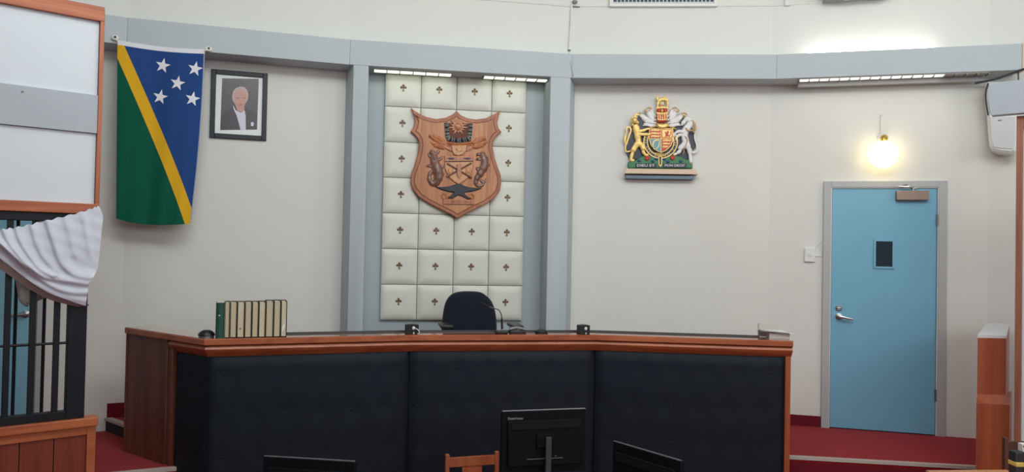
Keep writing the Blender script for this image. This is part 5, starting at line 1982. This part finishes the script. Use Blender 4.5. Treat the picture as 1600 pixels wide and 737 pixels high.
def monitor(xl, yl, xr, yr, Yl, label, stand=True, logo=False, edge=None, hgt=0.31):
    zl = EYE.z + (ray(xl, yl) * (Yl / ray(xl, yl).y)).z
    A = EYE + ray(xl, yl) * (Yl / ray(xl, yl).y)
    B = onz(xr, yr, A.z)
    d = (B - A).xy
    ln = d.length
    ang = math.atan2(d.y, d.x)
    mid = (A.xy + B.xy) / 2
    r = thing('computer_monitor', label, 'monitor', (mid.x, mid.y, ZTAB), ang)
    zt = A.z - ZTAB
    h = min(hgt, zt - 0.03)
    w2 = ln / 2
    MB().box(-w2, w2, -0.012, 0.022, zt - h, zt - 0.006).build('screen_shell', M['mon'], r, bev=0.004)
    MB().box(-w2 + 0.002, w2 - 0.002, -0.011, -0.003, zt - 0.007, zt - 0.001).build('top_edge_glint', edge or M['edge_grey'], r, bev=0.002)  # pale strip, the highlight along the top painted in its colour
    MB().box(-w2 + 0.03, w2 - 0.03, -0.03, -0.01, zt - h + 0.04, zt - 0.055).build('rear_cover', M['mon'], r, bev=0.008)
    MB().box(-w2 + 0.012, w2 - 0.012, 0.022, 0.024, zt - h + 0.02, zt - 0.02).build('screen_glass', M['darkglass'], r)
    MB().box(-w2 + 0.05, w2 - 0.05, -0.034, -0.028, zt - 0.10, zt - 0.068).build('vent_strip', M['mon2'], r)
    nk = MB()
    cz = zt - h * 0.5
    if stand:
        MB().box(-0.05, 0.05, -0.045, -0.028, cz - 0.03, cz + 0.045).build('stand_plate', M['mon'], r, bev=0.004)
        MB().box(-0.012 + 0.008, 0.026, -0.065, -0.042, 0.01, cz + 0.03).build('stand_neck', M['neck'] if logo else M['mon2'], r, bev=0.003)
    else:
        MB().box(-0.02, 0.02, -0.05, -0.028, 0.01, cz + 0.02).build('stand_neck', M['mon'], r, bev=0.003)
    MB().lathe([(0.11, 0.0), (0.11, 0.008), (0.05, 0.014), (0.02, 0.016)], (0, -0.03, 0), 20).build('stand_foot', M['mon'], r)
    if logo:
        MB().text('ThinkVision', -w2 + 0.022 + 0.045, -0.0315, zt - 0.040, 0.085, 0.012).build('maker_lettering', M['frame_grey'], r, fix=False)
        mb = MB().box(-0.10, 0.10, -0.034, -0.028, zt - 0.262, zt - 0.258)
        mb.box(0.02 + 0.035, 0.02 + 0.045, -0.034, -0.028, zt - 0.25, zt - 0.246)
        mb.build('socket_row', M['hinge'], r)
    return r


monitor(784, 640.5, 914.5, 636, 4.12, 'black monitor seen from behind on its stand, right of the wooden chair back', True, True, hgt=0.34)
monitor(413, 710, 556, 718.5, 3.95, 'black monitor at lower left, only its top edge catching light', False, edge=M['edge_glint'], hgt=0.26)
monitor(960, 687, 1066, 718, 4.3, 'black monitor turned aside at lower right, its slanting top edge lit', False, edge=M['edge_glint'], hgt=0.28)


def wooden_chair(xl, xr, yl, yr, Y, name, label, m, wide, post_w, simple=False):
    A = EYE + ray(xl, yl) * (Y / ray(xl, yl).y)
    B = onz(xr, yr, A.z)
    d = (B - A).xy
    ln = d.length
    ang = math.atan2(d.y, d.x)
    r = thing(name, label, 'chair', (A.x, A.y, 0), ang)
    zt = A.z
    pw = post_w
    for x in (0.0, ln - pw):
        MB().box(x, x + pw, 0, 0.03, 0.0, zt).build('back_post', m, r, bev=0.003)
    MB().box(pw, ln - pw, 0.004, 0.024, zt - 0.078, zt - 0.021).build('top_rail', m, r, bev=0.002)
    c = ln / 2
    MB().box(c - 0.062, c + 0.062, 0.008, 0.02, 0.47, zt - 0.076).build('back_splat', m, r, bev=0.002)
    MB().box(0, ln, 0.03, 0.36, 0.42, 0.46).build('seat', m, r, bev=0.006)
    for x in (0.0, ln - pw):
        MB().box(x, x + pw, 0.33, 0.36, 0.0, 0.42).build('front_leg', m, r, bev=0.003)
    return r


wooden_chair(696.6, 780.2, 710.6, 705.5, 4.66, 'wooden_chair', 'red-brown wooden chair back in front of the bench', M['chairwood'], 0.33, 0.025)
wooden_chair(1570.5, 1622, 683.5, 685, 4.48, 'wooden_chair', 'dark brown wooden chair at the bottom right corner', M['darkwood'], 0.3, 0.018)

# timber table corner at bottom right, with bag and small white box
zt2 = 0.95
q = [onz(1446, 733.8, zt2), onz(1582, 733, zt2)]
dv = (q[1] - q[0]).xy.normalized()
nn = Vector((dv.y, -dv.x))
ang = math.atan2(dv.y, dv.x)
r = thing('pale_table', 'pale timber tabletop edge at the bottom right corner', 'table', (q[0].x, q[0].y, 0), ang)
MB().box(0, 0.46, -0.5, 0.0, zt2 - 0.03, zt2).build('tabletop', M['palewood'], r, bev=0.004)
for x in (0.05, 0.41):
    for y in (-0.45, -0.07):
        MB().box(x - 0.025, x + 0.025, y - 0.025, y + 0.025, 0, zt2 - 0.03).build('leg', M['palewood'], r)
Yb = 3.98
c = EYE + ray(1588, 720) * (Yb / ray(1588, 720).y)
pl = Plane(c.xy, 0.0)
L = lambda x, y: (pl.px(x, y)[0], pl.px(x, y)[1] - zt2)
r = thing('hung_bag', 'small dark bag with a yellow band on the table at bottom right', 'bag', (c.x, c.y, zt2))
a, b = L(1581.5, 704), L(1593.5, 738)
bot = 0.0
MB().box(a[0], b[0], -0.03, 0.03, 0.0, a[1]).build('bag_body', M['cable'], r, bev=0.006)
a2, b2 = L(1580.8, 719), L(1594, 727)
MB().box(a2[0], b2[0], -0.034, 0.034, b2[1], a2[1]).build('yellow_band', M['yellow'], r, bev=0.006)
r = thing('white_box', 'small white box with a black spot at the bottom right edge', 'box', (c.x + 0.06, c.y, zt2))
a, b = L(1594, 692), L(1606, 705)
MB().box(a[0] - 0.06, b[0] - 0.06, -0.02, 0.02, b[1], a[1]).build('box_body', M['white_plastic'], r, bev=0.004)
MB().box(a[0] - 0.05, b[0] - 0.07, -0.012, 0.012, 0.0, b[1]).build('box_stand', M['darkwood'], r)
e = L(1597, 695.5)
MB().ell((e[0] - 0.06, -0.021, e[1]), 0.008, 0.004, 0.008, 8, 6).build('black_spot', M['black'], r)
